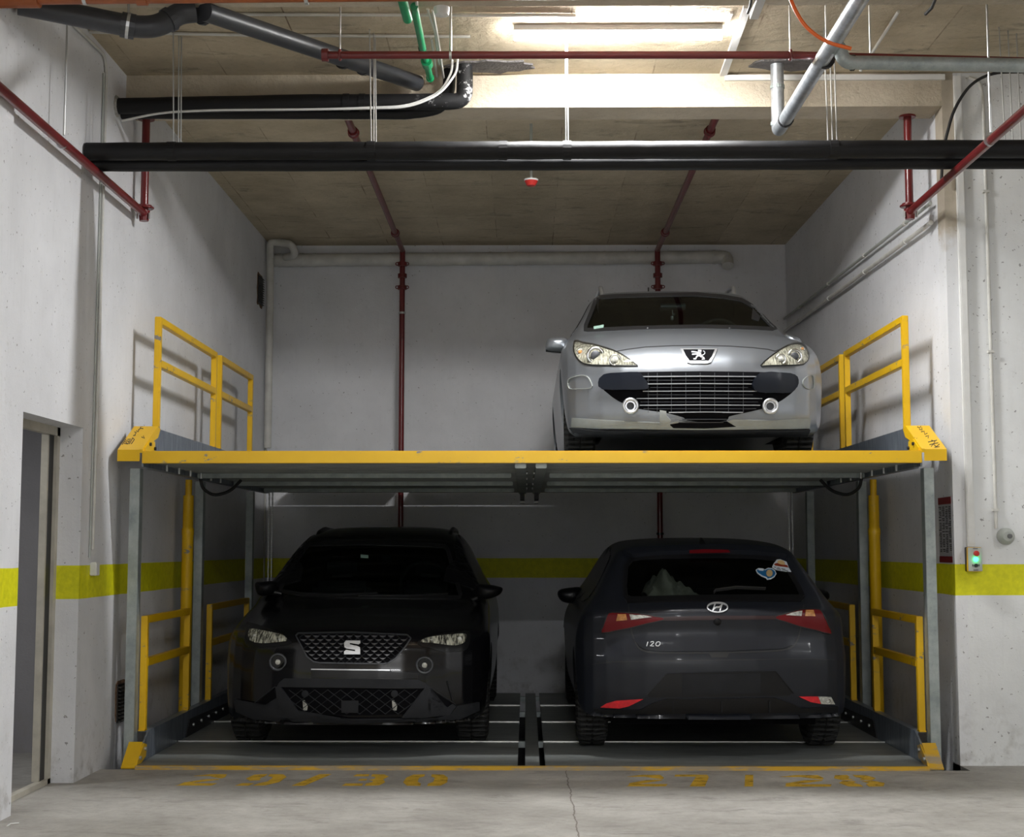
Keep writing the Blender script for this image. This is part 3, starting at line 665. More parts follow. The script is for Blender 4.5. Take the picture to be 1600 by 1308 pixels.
for f in (.03, .62, .72): clamp(dr2, g1[4].lerp(g2, f), g2-g1[4], .059, 'graypvc' if f != .62 else 'darksteel', .025, 'coupling')
cc = g1[0].lerp(g1[1], .955); tag(obj('threaded_rod', T([cc+Vector((0, 0, .06)), (cc.x, cc.y, ZS-.0)], .006, seg=8), M['rod']), 'short rod holding the fat grey drain pipe', 'rod')
# orange pipe along the top edge
y = -2.05
op = pipe('orange_pipe', [at_y(-60, -3, y), at_y(2300, -25, y)], .036, M['orangepvc'], 'orange-brown plastic pipe along the top left edge of the view', 'pipe', seg=20)
for px, w, r in ((30, .2, .05), (222, .05, .042)): clamp(op, at_y(px, -3-px*.0073, y), (1, 0, 0), r, 'orangepvc', w, 'coupling')
for px in (133, 479): clamp(op, at_y(px, -4.5, y), (1, 0, 0), .039, 'rod', .018)
# green pipes
pipe('water_pipe', [at_z(626, -10, 4.17), at_z(637, 30, 4.17)], .026, M['green'], 'short thick green water pipe ending in a cap at the top edge', 'pipe', 'green water pipes')
gp = pipe('water_pipe', [at_z(647, 10, 4.19), at_z(662, 84, 4.30), at_z(668, 104, 4.32), (at_z(672, 122, 4.33))], .021, M['green'], 'longer green water pipe reaching under the red pipe to a green fitting', 'pipe', 'green water pipes', rad=.04)
c = at_z(667, 98, 4.31); clamp(gp, c, at_z(668, 104, 4.32)-at_z(662, 84, 4.30), .034, 'green', .10, 'union_nut'); clamp(gp, at_z(672, 122, 4.33), (0, 1, 0), .026, 'green', .02, 'cap')
clamp(gp, at_z(660, 76, 4.29), at_z(662, 84, 4.30)-at_z(647, 10, 4.19), .025, 'darksteel', .02)
for i, P in enumerate(([(650, -10), (652, 22)], [(668, 14), (680, 50), (686, 100)], [(676, 16), (684, 60), (694, 128)], [(674, 60), (683, 120)])):
    pipe('conduit', [at_z(px, py, 4.40 if i else 4.2) for px, py in P], .008, M['whitepvc'], ('short off-white conduit touching the green pipe at the top edge', 'short slanting off-white conduit just right of the green pipe', 'longest off-white conduit running down past the red pipe right of the green one', 'off-white conduit ending by the mortar patch beside the green fitting')[i], 'conduit', 'conduits beside the green pipe', seg=10)
for P, lab in (([(140, 50), (420, 55), (735, 57)], 'nearer the wall crossing behind the grey drain'), ([(250, 22), (620, 23), (900, 24)], 'ending at the lamp')):
    pipe('conduit', [at_z(px, py, ZS-.012) for px, py in P], .010, M['whitepvc'], 'long thin conduit along the ceiling %s' % lab, 'conduit', 'ceiling conduits', seg=10)
# galvanised pipes upper right
G0 = at_y(1214, 100, .0); G0.z = ZS-.002; E = at_y(1215, 205, .0); FAR = at_z(1380, -60, E.z); FAR2 = Vector((G0.x, 0, E.z)).lerp(FAR, 2.6)
gv = pipe('galvanised_pipe', [G0, (G0.x, 0, E.z), FAR2], .042, M['galvbright'], 'shiny galvanised pipe dropping from the slab and slanting up to the top right', 'pipe', rad=.05, seg=24)
for z in (4.30, 4.06): clamp(gv, (G0.x, 0, z), (0, 0, 1), .047, 'galv', .022, 'weld_collar')
E2 = Vector((G0.x, 0, E.z))
for f in (.16, .86): clamp(gv, E2.lerp(at_z(1305, 72, E.z), f), FAR-E2, .048, 'darksteel', .03)
br = at_z(1300, 70, E.z); b2 = at_y(1320, 97, br.y+.02); 
g3 = obj('branch_pipe', T([br+Vector((0, 0, -.01)), Vector((b2.x-.03, br.y+.02, br.z)), Vector((b2.x, br.y+.03, b2.z)), at_y(1350, 98, br.y+.05), at_y(1700, 104, br.y+.05)], .037, rad=.06, seg=22), M['galv'], gv, True)
clamp(g3, at_y(1332, 98, br.y+.05), (1, 0, 0), .043, 'darksteel', .02, 'collar')
pipe('fire_hose', [at_y(1225, -30, -2.0), at_y(1240, 12, -2.0), at_y(1258, 42, -2.0), at_y(1290, 66, -2.0), at_y(1330, 76, -2.0)], .0095, M['orangehose'], 'bright orange hose curling in front of the galvanised pipe', 'hose', rad=.1, seg=10)
pipe('cable', [at_y(1471, 285, .15), at_y(1473, 235, .15), at_y(1490, 170, .13), at_y(1517, 130, .12), at_y(1552, 113, .12), at_y(1620, 112, .12)], .010, M['blackrubber'], 'black cable arching over to the right edge past the white trunking', 'cable', rad=.25, seg=10)
pipe('cable', [at_z(1175, -8, 4.2), at_z(1172, 10, 4.2), at_z(1168, 20, 4.2)], .008, M['blackrubber'], 'short black cable end with bright tip right of the lamp glow', 'cable', seg=8)
pipe('cable', [at_z(1463, -5, 4.2), at_z(1456, 12, 4.2), at_z(1446, 22, 4.2)], .009, M['blackrubber'], 'short black cable end hanging from the near beam at the right', 'cable', seg=8)
for px, t_, b_, lab in ((1360, 35, 82, 'short rod just right of the orange hose end'), (1291, 5, 60, 'rod rising beside the slanting galvanised pipe')):
    c = at_y(px, b_, -1.4); tag(obj('threaded_rod', T([(c.x, -1.4, c.z), (c.x, -1.4, ZS)], .005, seg=8), M['rod']), lab, 'rod')
pipe('conduit', [at_z(1404, 18, ZS-.012), at_z(1361, 85, ZS-.012), at_z(1345, 110, ZS-.012)], .010, M['whitepvc'], 'thin pale conduit slanting across the ceiling boards behind the orange hose', 'conduit', seg=10)
# white trunking
def trunk(P, w, h, label):
    bm = NB()
    for a, b in zip(P, P[1:]):
        a, b = Vector(a), Vector(b); t = (b-a).normalized(); up_ = Vector((0, 0, 1)) if abs(t.z) < .5 else Vector((0, -1, 0)); sd_ = t.cross(up_).normalized()*w/2
        prism(bm, [a-sd_, b-sd_, b+sd_, a+sd_], -up_*h if abs(t.z) < .5 else up_*h)
    return tag(obj('cable_trunking', bm, M['whiteplastic']), label, 'cable trunking')
trunk([at_z(1168, 8, ZS), at_z(1128, 120, ZS)], .045, .02, 'white cable trunking crossing the ceiling boards right of the lamp glow')
trunk([at_z(1190, -10, ZB), at_z(1178, 22, ZB)], .045, .03, 'short white trunking piece under the near beam')
trunk([at_z(1143, 18, ZS), at_z(1130, 46, ZS)], .02, .015, 'narrow white trunking stub beside the wide ceiling trunking')
z = at_y(1300, 122, YF).z; tag(obj('cable_trunking', B(at_y(1132, 122, YF).x, 2.74, YF-.02, YF, z-.018, z+.018), M['whiteplastic']), 'horizontal white trunking along the top of the raw concrete beam', 'cable trunking')
tr = tag(obj('cable_trunking', B(2.795, 2.845, YF-.028, YF, at_y(1515, 855, YF).z, at_y(1492, 120, YF).z, .002), M['whiteplastic']), 'tall vertical white trunking leading down to the green-lit control box', 'cable trunking')
obj('lid', B(2.802, 2.838, YF-.031, YF-.028, at_y(1515, 850, YF).z, at_y(1492, 125, YF).z), M['whiteplastic'], tr)
# conduit and sounder on the facade
c = at_y(1570, 838, YF); cx_ = 2.985
cn = pipe('conduit', [(cx_, YF-.012, c.z+.05), (cx_, YF-.012, at_y(1547, 150, YF).z), (cx_-.02, YF-.012, at_y(1547, 128, YF).z), (cx_-.09, YF-.012, at_y(1547, 122, YF).z)], .011, M['whitepvc'], 'vertical conduit on the right facade ending at the round grey sounder', 'conduit', rad=.05, seg=10)
for py in (300, 550, 797): obj('saddle', B(cx_-.02, cx_+.02, YF-.026, YF, at_y(1555, py, YF).z-.008, at_y(1555, py, YF).z+.008), M['whitepvc'], cn)
so = thing('alarm_sounder', (c.x, YF, c.z-.055), 'round grey wall sounder on the right facade below its conduit', 'alarm')
obj('housing', lathe(NB(), (c.x, YF, c.z), (0, -1, 0), [(0, .053), (.03, .053), (.06, .03), (.062, 0)], 28), M['greyplastic'], so, True); obj('nozzle', lathe(NB(), (c.x+.01, YF-.055, c.z), (0, -1, 0), [(0, .016), (.02, .014), (.021, .006)], 18), mat('dark_grey_plastic', (.12, .12, .12), .5), so)
# control box
a, b = at_y(1508, 893, YF), at_y(1529, 855, YF)
cb = thing('control_box', ((a.x+b.x)/2, YF, a.z), 'lift control box with red button and glowing green lamp on the right facade', 'control box')
zz0, zz1 = a.z, b.z; w = b.x-a.x
obj('back_box', B(a.x, b.x, YF-.035, YF, zz0, zz1, .003), M['black'], cb); obj('body', B(a.x, b.x, YF-.06, YF-.035, zz0, zz1, .003), M['yellow'], cb)
fp = obj('face_plate', B(a.x+.002, b.x, YF-.066, YF-.06, zz0+.003, zz1-.003, .001), M['greyplastic'], cb)
xm = (a.x+b.x)/2+.004; H_ = zz1-zz0
obj('stop_button', lathe(NB(), (xm, YF-.066, zz0+H_*.74), (0, -1, 0), [(0, .014), (.012, .014), (.014, .018), (.022, .018), (.024, .012)], 20), M['redplastic'], cb, True)
obj('green_lamp', lathe(NB(), (xm, YF-.066, zz0+H_*.5), (0, -1, 0), [(0, .014), (.010, .013), (.014, .006)], 20), M['greenlamp'], cb, True)
obj('key_switch', lathe(NB(), (xm, YF-.066, zz0+H_*.25), (0, -1, 0), [(0, .012), (.012, .011)], 18), M['black'], cb)
bm = NB(); box(bm, xm-.022, xm-.017, YF-.0675, YF-.066, zz0+H_*.21, zz0+H_*.30); box(bm, xm+.017, xm+.022, YF-.0675, YF-.066, zz0+H_*.21, zz0+H_*.30)
for u in (.05, .93): box(bm, xm-.016, xm+.014, YF-.0675, YF-.066, zz0+H_*u, zz0+H_*u+.004)
obj('markings', bm, M['ink'], fp)
# placard on the right wall end
bm = NB(); y0, y1 = .215, .50; z0, z1 = at_x(1478, 879, 2.715).z, at_x(1478, 777, 2.715).z
pc = thing('instruction_placard', (2.71, .5, z0), 'tall instruction placard with dark red bands on the right alcove wall', 'sign')
xw = 2.7165
obj('board', B(xw-.004, xw, y0, y1, z0, z1), M['placard'], pc)
bm = NB(); box(bm, xw-.006, xw-.004, y0, y1, z1-.045, z1); box(bm, xw-.006, xw-.004, y0, y1, z0, z0+.04); obj('red_band', bm, M['placardred'], pc)
bm = NB()
for c_ in range(4):
    zc = z1-.06
    while zc > z0+.07:
        yy = y0+.015+c_*.07; box(bm, xw-.0055, xw-.004, yy, yy+random.uniform(.03, .055), zc-.006, zc); zc -= random.choice((.011, .011, .02))
obj('text_lines', bm, M['ink'], pc)
# left wall: conduits, junction box, vents
LW = XL
def lw(px, py, off=.012): p = at_x(px, py, LW+off); return p
yc = at_x(163, 120, LW).y
p1_, p2_ = at_x(141, 880, LW), at_x(163, 95, LW)
pipe('conduit', [lw(112, 36), (LW+.012, yc-.05, ZS-.05), (LW+.012, yc, 4.32), (LW+.012, yc, at_x(150, 500, LW).z), (LW+.012, p1_.y, 1.35)], .010, M['whitepvc'], 'long pale conduit down the left wall ending at the small white box', 'conduit', 'left wall conduits', rad=.05, seg=10)
pipe('conduit', [(LW+.008, yc-.035, 4.30), (LW+.008, p1_.y-.04, 1.3)], .006, M['greyplastic'], 'thinner grey cable running down beside the pale left wall conduit', 'cable', 'left wall conduits', seg=8)
jb = at_x(143, 889, LW); j = thing('junction_box', (LW+.02, jb.y, jb.z-.035), 'small white junction box on the yellow stripe of the left wall', 'junction box')
obj('housing', B(LW, LW+.04, jb.y-.035, jb.y+.035, jb.z-.04, jb.z+.04, .004), M['whiteplastic'], j); obj('side_gland', B(LW, LW+.028, jb.y+.035, jb.y+.05, jb.z-.028, jb.z+.03, .003), M['whiteplastic'], j)
def vent(px0, px1, py0, py1, label):
    a, b = at_x(px0, (py0+py1)/2, LW), at_x(px1, (py0+py1)/2, LW); zt, zb = at_x((px0+px1)/2, py0, LW).z, at_x((px0+px1)/2, py1, LW).z
    v = thing('wall_vent', (LW, (a.y+b.y)/2, zb), label, 'vent', 'wall vents'); P = []
    for i in range(18): t = 2*math.pi*i/18; k = random.uniform(1.0, 1.25); P.append((LW, (a.y+b.y)/2+(b.y-a.y)*.62*k*max(-.8, min(.8, math.cos(t)*1.2)), (zt+zb)/2+(zt-zb)*.58*k*max(-.85, min(.85, math.sin(t)*1.2))))
    obj('broken_plaster', prism(NB(), P, (.006, 0, 0)), M['rust'], v); obj('vent_frame', B(LW+.004, LW+.012, a.y, b.y, zb, zt), M['black'], v)
    bm = NB(); n = max(6, int((zt-zb)/.022))
    for i in range(n): z_ = zb+(zt-zb)*(i+.5)/n; prism(bm, [(LW+.012, a.y+.01, z_-.006), (LW+.03, a.y+.01, z_-.010), (LW+.03, a.y+.01, z_-.006), (LW+.012, a.y+.01, z_-.001)], (0, b.y-a.y-.02, 0))
    obj('slats', bm, M['greytrim_v'], v)
M['greytrim_v'] = mat('vent_slat', (.05, .05, .045), .6)
vent(402, 409, 432, 476, 'small dark vent high on the left alcove wall near the back pipe'); vent(181, 197, 1068, 1126, 'low dark vent with broken plaster on the left wall by the front post')
# white soil pipe on the back wall
zc = at_y(700, 404, 5.4).z; yb = 5.415; xa, xb = at_y(424, 404, yb).x, at_y(1128, 401, yb).x
sp = pipe('soil_pipe', [(xa, yb, zc-.012), (xb, yb, zc+.012)], .066, M['whitepvc'], 'long horizontal white soil pipe high on the back wall', 'pipe', seg=24)
for px in (437, 471, 492, 610, 766, 806, 945, 1116): clamp(sp, (at_y(px, 404, yb).x, yb, zc+.012*(2*(px-424)/704-1)), (1, 0, 0), .073, 'whitepvc', .025, 'coupling')
obj('end_elbow', T([(xb-.02, yb, zc+.012), (xb+.05, yb, zc+.012), (xb+.05, yb-.06, zc-.09)], .062, rad=.05), M['whitepvc'], sp, True)
y = 5.2
pipe('trap_pipe', [Vector((max(v.x, -2.58), v.y, v.z)) for v in (at_y(418, 700, y), at_y(422, 455, y), at_y(415, 390, y), at_y(418, 378, y), at_y(438, 379, y), at_y(456, 382, y-.1), at_y(462, 398, y-.08), at_y(446, 402, y+.06))], .038, M['whitepvc'], 'white waste pipe looping in the upper left back corner and dropping down', 'pipe', rad=.07, seg=16)
pipe('conduit', [(LW+.012, 5.35, 3.5), (LW+.012, 5.35, .3)], .009, M['whitepvc'], 'thin conduit down the left back corner beside the waste pipe', 'conduit', seg=8)
# conduits on the right alcove wall
for dz, r, lab in ((0, .012, 'upper'), (-.13, .016, 'lower')):
    A = at_x(1470, 308, 2.70); Bp = at_x(1243, 487, 2.66)
    A = Vector((2.68, .38, at_x(1470, 308, 2.70).z+dz)); Bp = Vector((2.628, 5.44, at_x(1240, 490, 2.66).z+dz))
    c = pipe('conduit', [A, Bp], r, M['greyplastic'] if dz == 0 else M['whitepvc'], '%s of the two conduits slanting back along the right alcove wall' % lab, 'conduit', 'right alcove wall conduits', seg=10)
    for f in (.12, .35, .6, .85): clamp(c, A.lerp(Bp, f), Bp-A, r+.006, 'whitepvc', .03, 'saddle')
# scrap on the floor at lower left
p = at_z(20, 1288, 0); tag(obj('paper_scrap', T([at_z(11, 1291, .006), at_z(17, 1287, .006), at_z(30, 1286, .006)], .0035, seg=6), M['whiteplastic']), 'tiny bent white scrap lying on the floor at lower left', 'litter')
# =====================================================================
# THE CARS
# =====================================================================
def sdpoly(px, py, P):
    d = np.full(px.shape, 1e9); s = np.ones(px.shape); n = len(P)
    for i in range(n):
        ax, ay = P[i]; bx, by = P[i-1]; ex, ey = bx-ax, by-ay; wx, wy = px-ax, py-ay
        t = np.clip((wx*ex+wy*ey)/(ex*ex+ey*ey+1e-12), 0, 1); dx, dy = wx-ex*t, wy-ey*t
        d = np.minimum(d, dx*dx+dy*dy)
        c1 = py >= ay; c2 = py < by; c3 = ex*wy > ey*wx
        s = np.where((c1 & c2 & c3) | (~c1 & ~c2 & ~c3), -s, s)
    return s*np.sqrt(d)
def smax(a, b, k): h = np.clip(k-np.abs(a-b), 0, None)/k; return np.maximum(a, b)+h*h*k*.25
def car_shell(side, sec, fx, fy, rx, ry, L, W, H, crown, inner, k=.07, step=.028, yshift=0):
    """surface of the solid: side silhouette swept back towards the corners, cut by the cross-section silhouette"""
    side = smooth_poly(side, 5); secf = smooth_poly(sec, 4, False); secf = [(max(x, 0), z) for x, z in secf]; secf = secf+[(-x, z) for x, z in secf[::-1]]
    def Fn(x, y, z):
        a = np.abs(x); s0 = np.interp(a, fx, fy); s1 = np.interp(a, rx, ry)
        wf = np.clip(1-y/(L*.62), 0, 1); wr = np.clip(1-(L-y)/(L*.62), 0, 1)
        ye = y-s0*wf+s1*wr
        ze = z+crown*(a/W)**2*np.clip((z-.55)/.3, 0, 1)
        return smax(sdpoly(ye, ze, side), sdpoly(x, z, secf), k)
    ox, oy, oz = W+.3, (-.3, L+.3), (-.1, H+.3); ix, iy, iz = inner
    nx, ny, nz = int(2*ox/step), int((L+.6)/step/1.0), int((oz[1]-oz[0])/step)
    idx = {}; A = []; Bq = []; faces = []
    def vid(i, j, k_):
        key = (i, j, k_)
        if key not in idx:
            u, v, w = i/nx, j/ny, k_/nz; idx[key] = len(A)
            A.append((-ox+2*ox*u, oy[0]+(oy[1]-oy[0])*v, oz[0]+(oz[1]-oz[0])*w)); Bq.append((-ix+2*ix*u, iy[0]+(iy[1]-iy[0])*v, iz[0]+(iz[1]-iz[0])*w))
        return idx[key]
    for i in range(nx):
        for j in range(ny):
            faces.append((vid(i, j, 0), vid(i, j+1, 0), vid(i+1, j+1, 0), vid(i+1, j, 0))); faces.append((vid(i, j, nz), vid(i+1, j, nz), vid(i+1, j+1, nz), vid(i, j+1, nz)))
    for j in range(ny):
        for q in range(nz):
            faces.append((vid(0, j, q), vid(0, j, q+1), vid(0, j+1, q+1), vid(0, j+1, q))); faces.append((vid(nx, j, q), vid(nx, j+1, q), vid(nx, j+1, q+1), vid(nx, j, q+1)))
    for i in range(nx):
        for q in range(nz):
            faces.append((vid(i, 0, q), vid(i+1, 0, q), vid(i+1, 0, q+1), vid(i, 0, q+1))); faces.append((vid(i, ny, q), vid(i, ny, q+1), vid(i+1, ny, q+1), vid(i+1, ny, q)))
    A = np.array(A); Bq = np.array(Bq); lo_ = np.zeros(len(A)); hi = np.ones(len(A))      # lo: outside point A, hi: inside point B
    for _ in range(15):
        m = (lo_+hi)/2; p = A+(Bq-A)*m[:, None]; f = Fn(p[:, 0], p[:, 1], p[:, 2]); o = f > 0; lo_ = np.where(o, m, lo_); hi = np.where(o, hi, m)
    p = A+(Bq-A)*((lo_+hi)/2)[:, None]
    return p, faces
def build_body(name, root, P, m, wheels, windows, wr=.36, sidewin=()):
    """P: shell points/faces; windows: pixel outlines cut out of the shell; wheels: arch centres"""
    pts, faces = P; bm = NB(); b = root.location
    vs = [bm.verts.new((b.x+x, b.y+y, b.z+z)) for x, y, z in pts]
    for f in faces: bm.faces.new([vs[i] for i in f])
    bmesh.ops.recalc_face_normals(bm, faces=bm.faces)
    bv = BVHTree.FromBMesh(bm)
    me = bpy.data.meshes.new('t'); bmt = bm.copy(); bmt.to_mesh(me); bmt.free(); o = bpy.data.objects.new('t', me); COL.objects.link(o)
    cut = NB()
    for y in wheels:
        for s in (-1, 1): sweep(cut, [(b.x+s*.60, b.y+y, b.z+.31), (b.x+s*1.1, b.y+y, b.z+.31)], wr, seg=40)
    bmesh.ops.recalc_face_normals(cut, faces=cut.faces)
    mc = bpy.data.meshes.new('c'); cut.to_mesh(mc); cut.free(); oc = bpy.data.objects.new('c', mc); COL.objects.link(oc)
    md = o.modifiers.new('b', 'BOOLEAN'); md.operation = 'DIFFERENCE'; md.object = oc; md.solver = 'EXACT'
    dg = bpy.context.evaluated_depsgraph_get(); ev = bpy.data.meshes.new_from_object(o.evaluated_get(dg))
    bpy.data.objects.remove(o); bpy.data.objects.remove(oc); bm.free(); bm = NB(); bm.from_mesh(ev)
    kill = []; bm.normal_update()
    for f in bm.faces:
        c = f.calc_center_median(); q = None; hit = False
        if f.normal.dot(c-CAM) < 0 or f.normal.y < -.1:
            q = proj(c)
            for Wp in windows:
                if inpoly(q[0], q[1], Wp): hit = True
        if not hit and abs(f.normal.x) > .35:
            for Q in sidewin:
                if inpoly(c.y-b.y, c.z-b.z, Q): hit = True
        if hit: kill.append(f)
    bm.faces.index_update(); ki = {f.index for f in kill}; lin = bm.copy()
    bmesh.ops.delete(bm, geom=kill, context='FACES')
    body = obj(name, bm, m, root, True)
    # dark lining just inside the shell
    lin.faces.ensure_lookup_table(); lin.faces.index_update()
    lin.normal_update(); kl = [f for f in lin.faces if f.index in ki]
    mv = [(v, v.normal.copy()) for v in lin.verts]
    for v, n in mv: v.co -= n*.018
    bmesh.ops.delete(lin, geom=kl, context='FACES'); 
    l = obj('lining', lin, M['lining'], root, True)
    return body, bv
def side_panel(name, root, bv, P, m, s, off=.003):
    """outline in the car's own (y, z), laid on the flank s"""
    b = root.location; bmf = flat([(y, z) for y, z in smooth_poly(P, 3)], .06); out = NB(); top = []; bot = []
    for v in bmf.verts:
        o = Vector((b.x+s*1.4, b.y+v.co.x, b.z+v.co.y)); h = bv.ray_cast(o, Vector((-s, 0, 0)))
        if h[0] is None: h = bv.find_nearest(o)
        n = h[1] if h[1].x*s > 0 else -h[1]; top.append(out.verts.new(h[0]+n*(off+.004))); bot.append(out.verts.new(h[0]+n*(off-.008)))
    bmf.verts.index_update()
    for f in bmf.faces:
        ix = [v.index for v in f.verts]; out.faces.new([top[i] for i in ix]); out.faces.new([bot[i] for i in ix][::-1])
    for e in bmf.edges:
        if len(e.link_faces) == 1: a, c = e.verts[0].index, e.verts[1].index; out.faces.new((top[a], top[c], bot[c], bot[a]))
    return obj(name, out, m, root)
def wheel(root, x, y, s, r=.315, w=.205, tread='lug'):
    b = root.location; c = Vector((b.x+x, b.y+y, b.z+r+.006)); h = w/2
    prof = [(-h*.8, r*.62), (-h, r*.72), (-h, r*.88), (-h*.86, r*.965)]
    for i in range(4):
        a = -h*.8+i*h*.4; prof += [(a+.002, r*.996 if i else r*.985), (a+h*.4-.009, r*.999), (a+h*.4-.008, r*.972), (a+h*.4-.001, r*.972)]
    prof = prof[:-2]+[(h*.86, r*.965), (h, r*.88), (h, r*.72), (h*.8, r*.62)]
    bm = lathe(NB(), c, (1, 0, 0), prof, 56)
    n = 46                                                        # tread blocks
    for i in range(n):
        a = 2*math.pi*i/n
        for k in (-1, 1):
            q = []
            for (dx, da) in ((.012, 0), (h*.82, .075 if tread == 'v' else .02), (h*.82, .135 if tread == 'v' else .085), (.012, .06)):
                aa = a+da; q.append(Vector((c.x+k*dx, c.y-math.cos(aa)*(r-.001), c.z+math.sin(aa)*(r-.001))))
            cc = sum(q, Vector())/4; nn = Vector((0, cc.y-c.y, cc.z-c.z)).normalized(); 
            if abs(math.sin(a)) < 2: prism(bm, q, nn*.0055)
    t = obj('wheel', bm, M['tyre'], root)
    rim = lathe(NB(), c, (s, 0, 0), [(-h*.7, r*.63), (h*.55, r*.63), (h*.7, r*.66), (h*.6, r*.60), (h*.2, r*.55), (h*.15, .05), (h*.3, .045), (h*.3, .001)], 40)
    for k in range(5):
        a = 2*math.pi*k/5; u = Vector((0, math.cos(a), math.sin(a))); v = Vector((0, -math.sin(a), math.cos(a)))
        prism(rim, [c+Vector((s*h*.35, 0, 0))+u*.04-v*.03, c+Vector((s*h*.35, 0, 0))+u*r*.6-v*.022, c+Vector((s*h*.35, 0, 0))+u*r*.6+v*.022, c+Vector((s*h*.35, 0, 0))+u*.04+v*.03], (s*.02, 0, 0))
    obj('rim', rim, M['satin'], t)
    return t
def mirror(root, P, y, depth, m, arm, mlow=None):
    """door mirror: rounded shell from a pixel outline standing at depth y, real thickness"""
    pts = [at_y(px, py, y) for px, py in smooth_poly(P, 4)]; c = sum(pts, Vector())/len(pts); bm = NB(); R = []
    for d, k in ((-.035, .12), (-.032, .35), (-.022, .62), (0, .85), (.02, .95), (.045, 1.0), (depth*.6, 1.0), (depth*.9, .96), (depth, .88)): R.append([bm.verts.new(c+(p-c)*k+Vector((0, d, 0))) for p in pts])
    n = len(pts)
    for A_, C_ in zip(R, R[1:]):
        for k in range(n): bm.faces.new((A_[k], A_[(k+1) % n], C_[(k+1) % n], C_[k]))
    bm.faces.new(R[0][::-1]); bm.faces.new(R[-1])
    o = obj('door_mirror', bm, m, root, True); obj('mirror_arm', T([c+Vector((0, depth*.5, -.02)), at_y(*arm, y+depth*.6)], .022), M['blacktrim'], o, True)
    return o
def seats(root, y, z, w=.36):
    b = root.location
    for s in (-1, 1):
        bm = NB(); box(bm, b.x+s*w-.24, b.x+s*w+.24, b.y+y, b.y+y+.14, b.z+.45, b.z+z, .05); box(bm, b.x+s*w-.24, b.x+s*w+.24, b.y+y-.45, b.y+y+.05, b.z+.40, b.z+.55, .05)
        st = obj('seat', bm, M['seat'], root, True); obj('headrest', B(b.x+s*w-.12, b.x+s*w+.12, b.y+y+.02, b.y+y+.12, b.z+z+.03, b.z+z+.20, .04), M['seat'], st, True)
def dash(root, y, z, wd, sw, wheel_x):
    b = root.location; obj('dashboard', B(b.x-wd, b.x+wd, b.y+y, b.y+y+.4, b.z+z-.25, b.z+z, .04), M['lining'], root, True)
    obj('steering_wheel', torus(NB(), (b.x+wheel_x, b.y+y+.52, b.z+z+sw), (0, -.93, .35), .18, .016), M['blackrubber'], root, True)

M['gbar'] = mat('grille_slat_silver', (.42, .43, .45), .4, .5); M['satinemblem'] = mat('satin_emblem', (.72, .73, .75), .4, .3); M['emblem'] = mat('emblem_silver', (.36, .37, .39), .45, .3); M['pod'] = mat('black_blue_pod', (.006, .008, .013), .3, spec=.3); M['mirrorblack'] = mat('mirror_black', (.006, .006, .007), .45, spec=.2); M['chip'] = mat('grille_chip', (.13, .13, .14), .4, .3)
# ---------- silver car on the upper platform ----------
SC = thing('car', (1.118, .14, 1.952), 'silver estate car on the upper lift platform, facing the viewer with a scuffed bumper', 'car')
side = [(.16, .148), (.04, .165), (0.0, .25), (-.005, .34), (-.015, .46), (.0, .56), (.05, .65), (.16, .735), (.42, .835), (.75, .91), (1.0, .952), (1.18, 1.03), (1.5, 1.21), (1.8, 1.355), (2.05, 1.425), (2.5, 1.475), (3.2, 1.48), (3.95, 1.42), (4.12, 1.33), (4.28, 1.05), (4.40, .85), (4.42, .5), (4.34, .28), (4.1, .20), (2.2, .14)]
sec = [(0, .125), (.72, .13), (.81, .16), (.85, .28), (.872, .50), (.878, .66), (.868, .80), (.835, .90), (.775, .985), (.70, 1.12), (.62, 1.30), (.555, 1.41), (.44, 1.49), (.2, 1.52), (0, 1.53)]
FX = [0, .2, .35, .5, .62, .72, .79, .84, .88, 1.0]; FY = [0, .006, .025, .065, .125, .205, .30, .42, .60, .9]
shell = car_shell(side, sec, FX, FY, FX, [v*.8 for v in FY], 4.42, .9, 1.56, .05, (.45, (.75, 3.75), (.45, .70)))
WS = [(932.5, 465), (960, 462.8), (1000, 461.4), (1035, 460.6), (1090, 460), (1130, 463.5), (1157.8, 468.4), (1178, 480), (1191.5, 494.7), (1203, 507), (1211, 514.4), (1180, 512.6), (1149, 511.4), (1093, 510.4), (1037, 511.4), (990, 512.7), (952.5, 514.4), (914.5, 515.8), (915.5, 508), (918.7, 500.3), (925, 485)]
SW1 = [(1.45, .98), (1.75, 1.20), (2.05, 1.33), (2.45, 1.375), (2.45, .96)]; SW2 = [(2.52, .96), (2.52, 1.375), (3.2, 1.37), (3.28, .97)]
body, bv = build_body('body', SC, shell, M['silver'], (.90, 3.608), [WS], .352)
print('silver windscreen probe', [tuple(round(c, 3) for c in (cast(bv, *p)[0]-SC.location)) if cast(bv, *p) else None for p in ((1090, 460), (1090, 511), (1090, 545), (1090, 582), (1090, 655), (914, 515), (1211, 514), (899, 534), (1262, 559))])
panel('windscreen', WS, M['glass'], SC, bv, -.003, .003, 8, 0)
lines('windscreen_seal', [WS], 5.5, M['black'], SC, bv, .0, .003, True)
for s in (-1, 1):
    side_panel('side_window', SC, bv, SW1, M['blacktrim'], s); side_panel('side_window', SC, bv, SW2, M['blacktrim'], s)
HLL = [(899, 534), (912.5, 536.9), (930, 540), (947.5, 545), (962.5, 550), (978.8, 558.8), (994, 569.5), (992.5, 571.7), (947.5, 571.3), (918.8, 570), (907.5, 565), (900, 556), (896.9, 546)]
HLR = [(1188.5, 571), (1212.5, 551.5), (1227.5, 542.5), (1241, 538), (1253, 539.5), (1260.5, 548.5), (1262.8, 559), (1259, 566.5), (1248.5, 570.7), (1205, 571.8)]
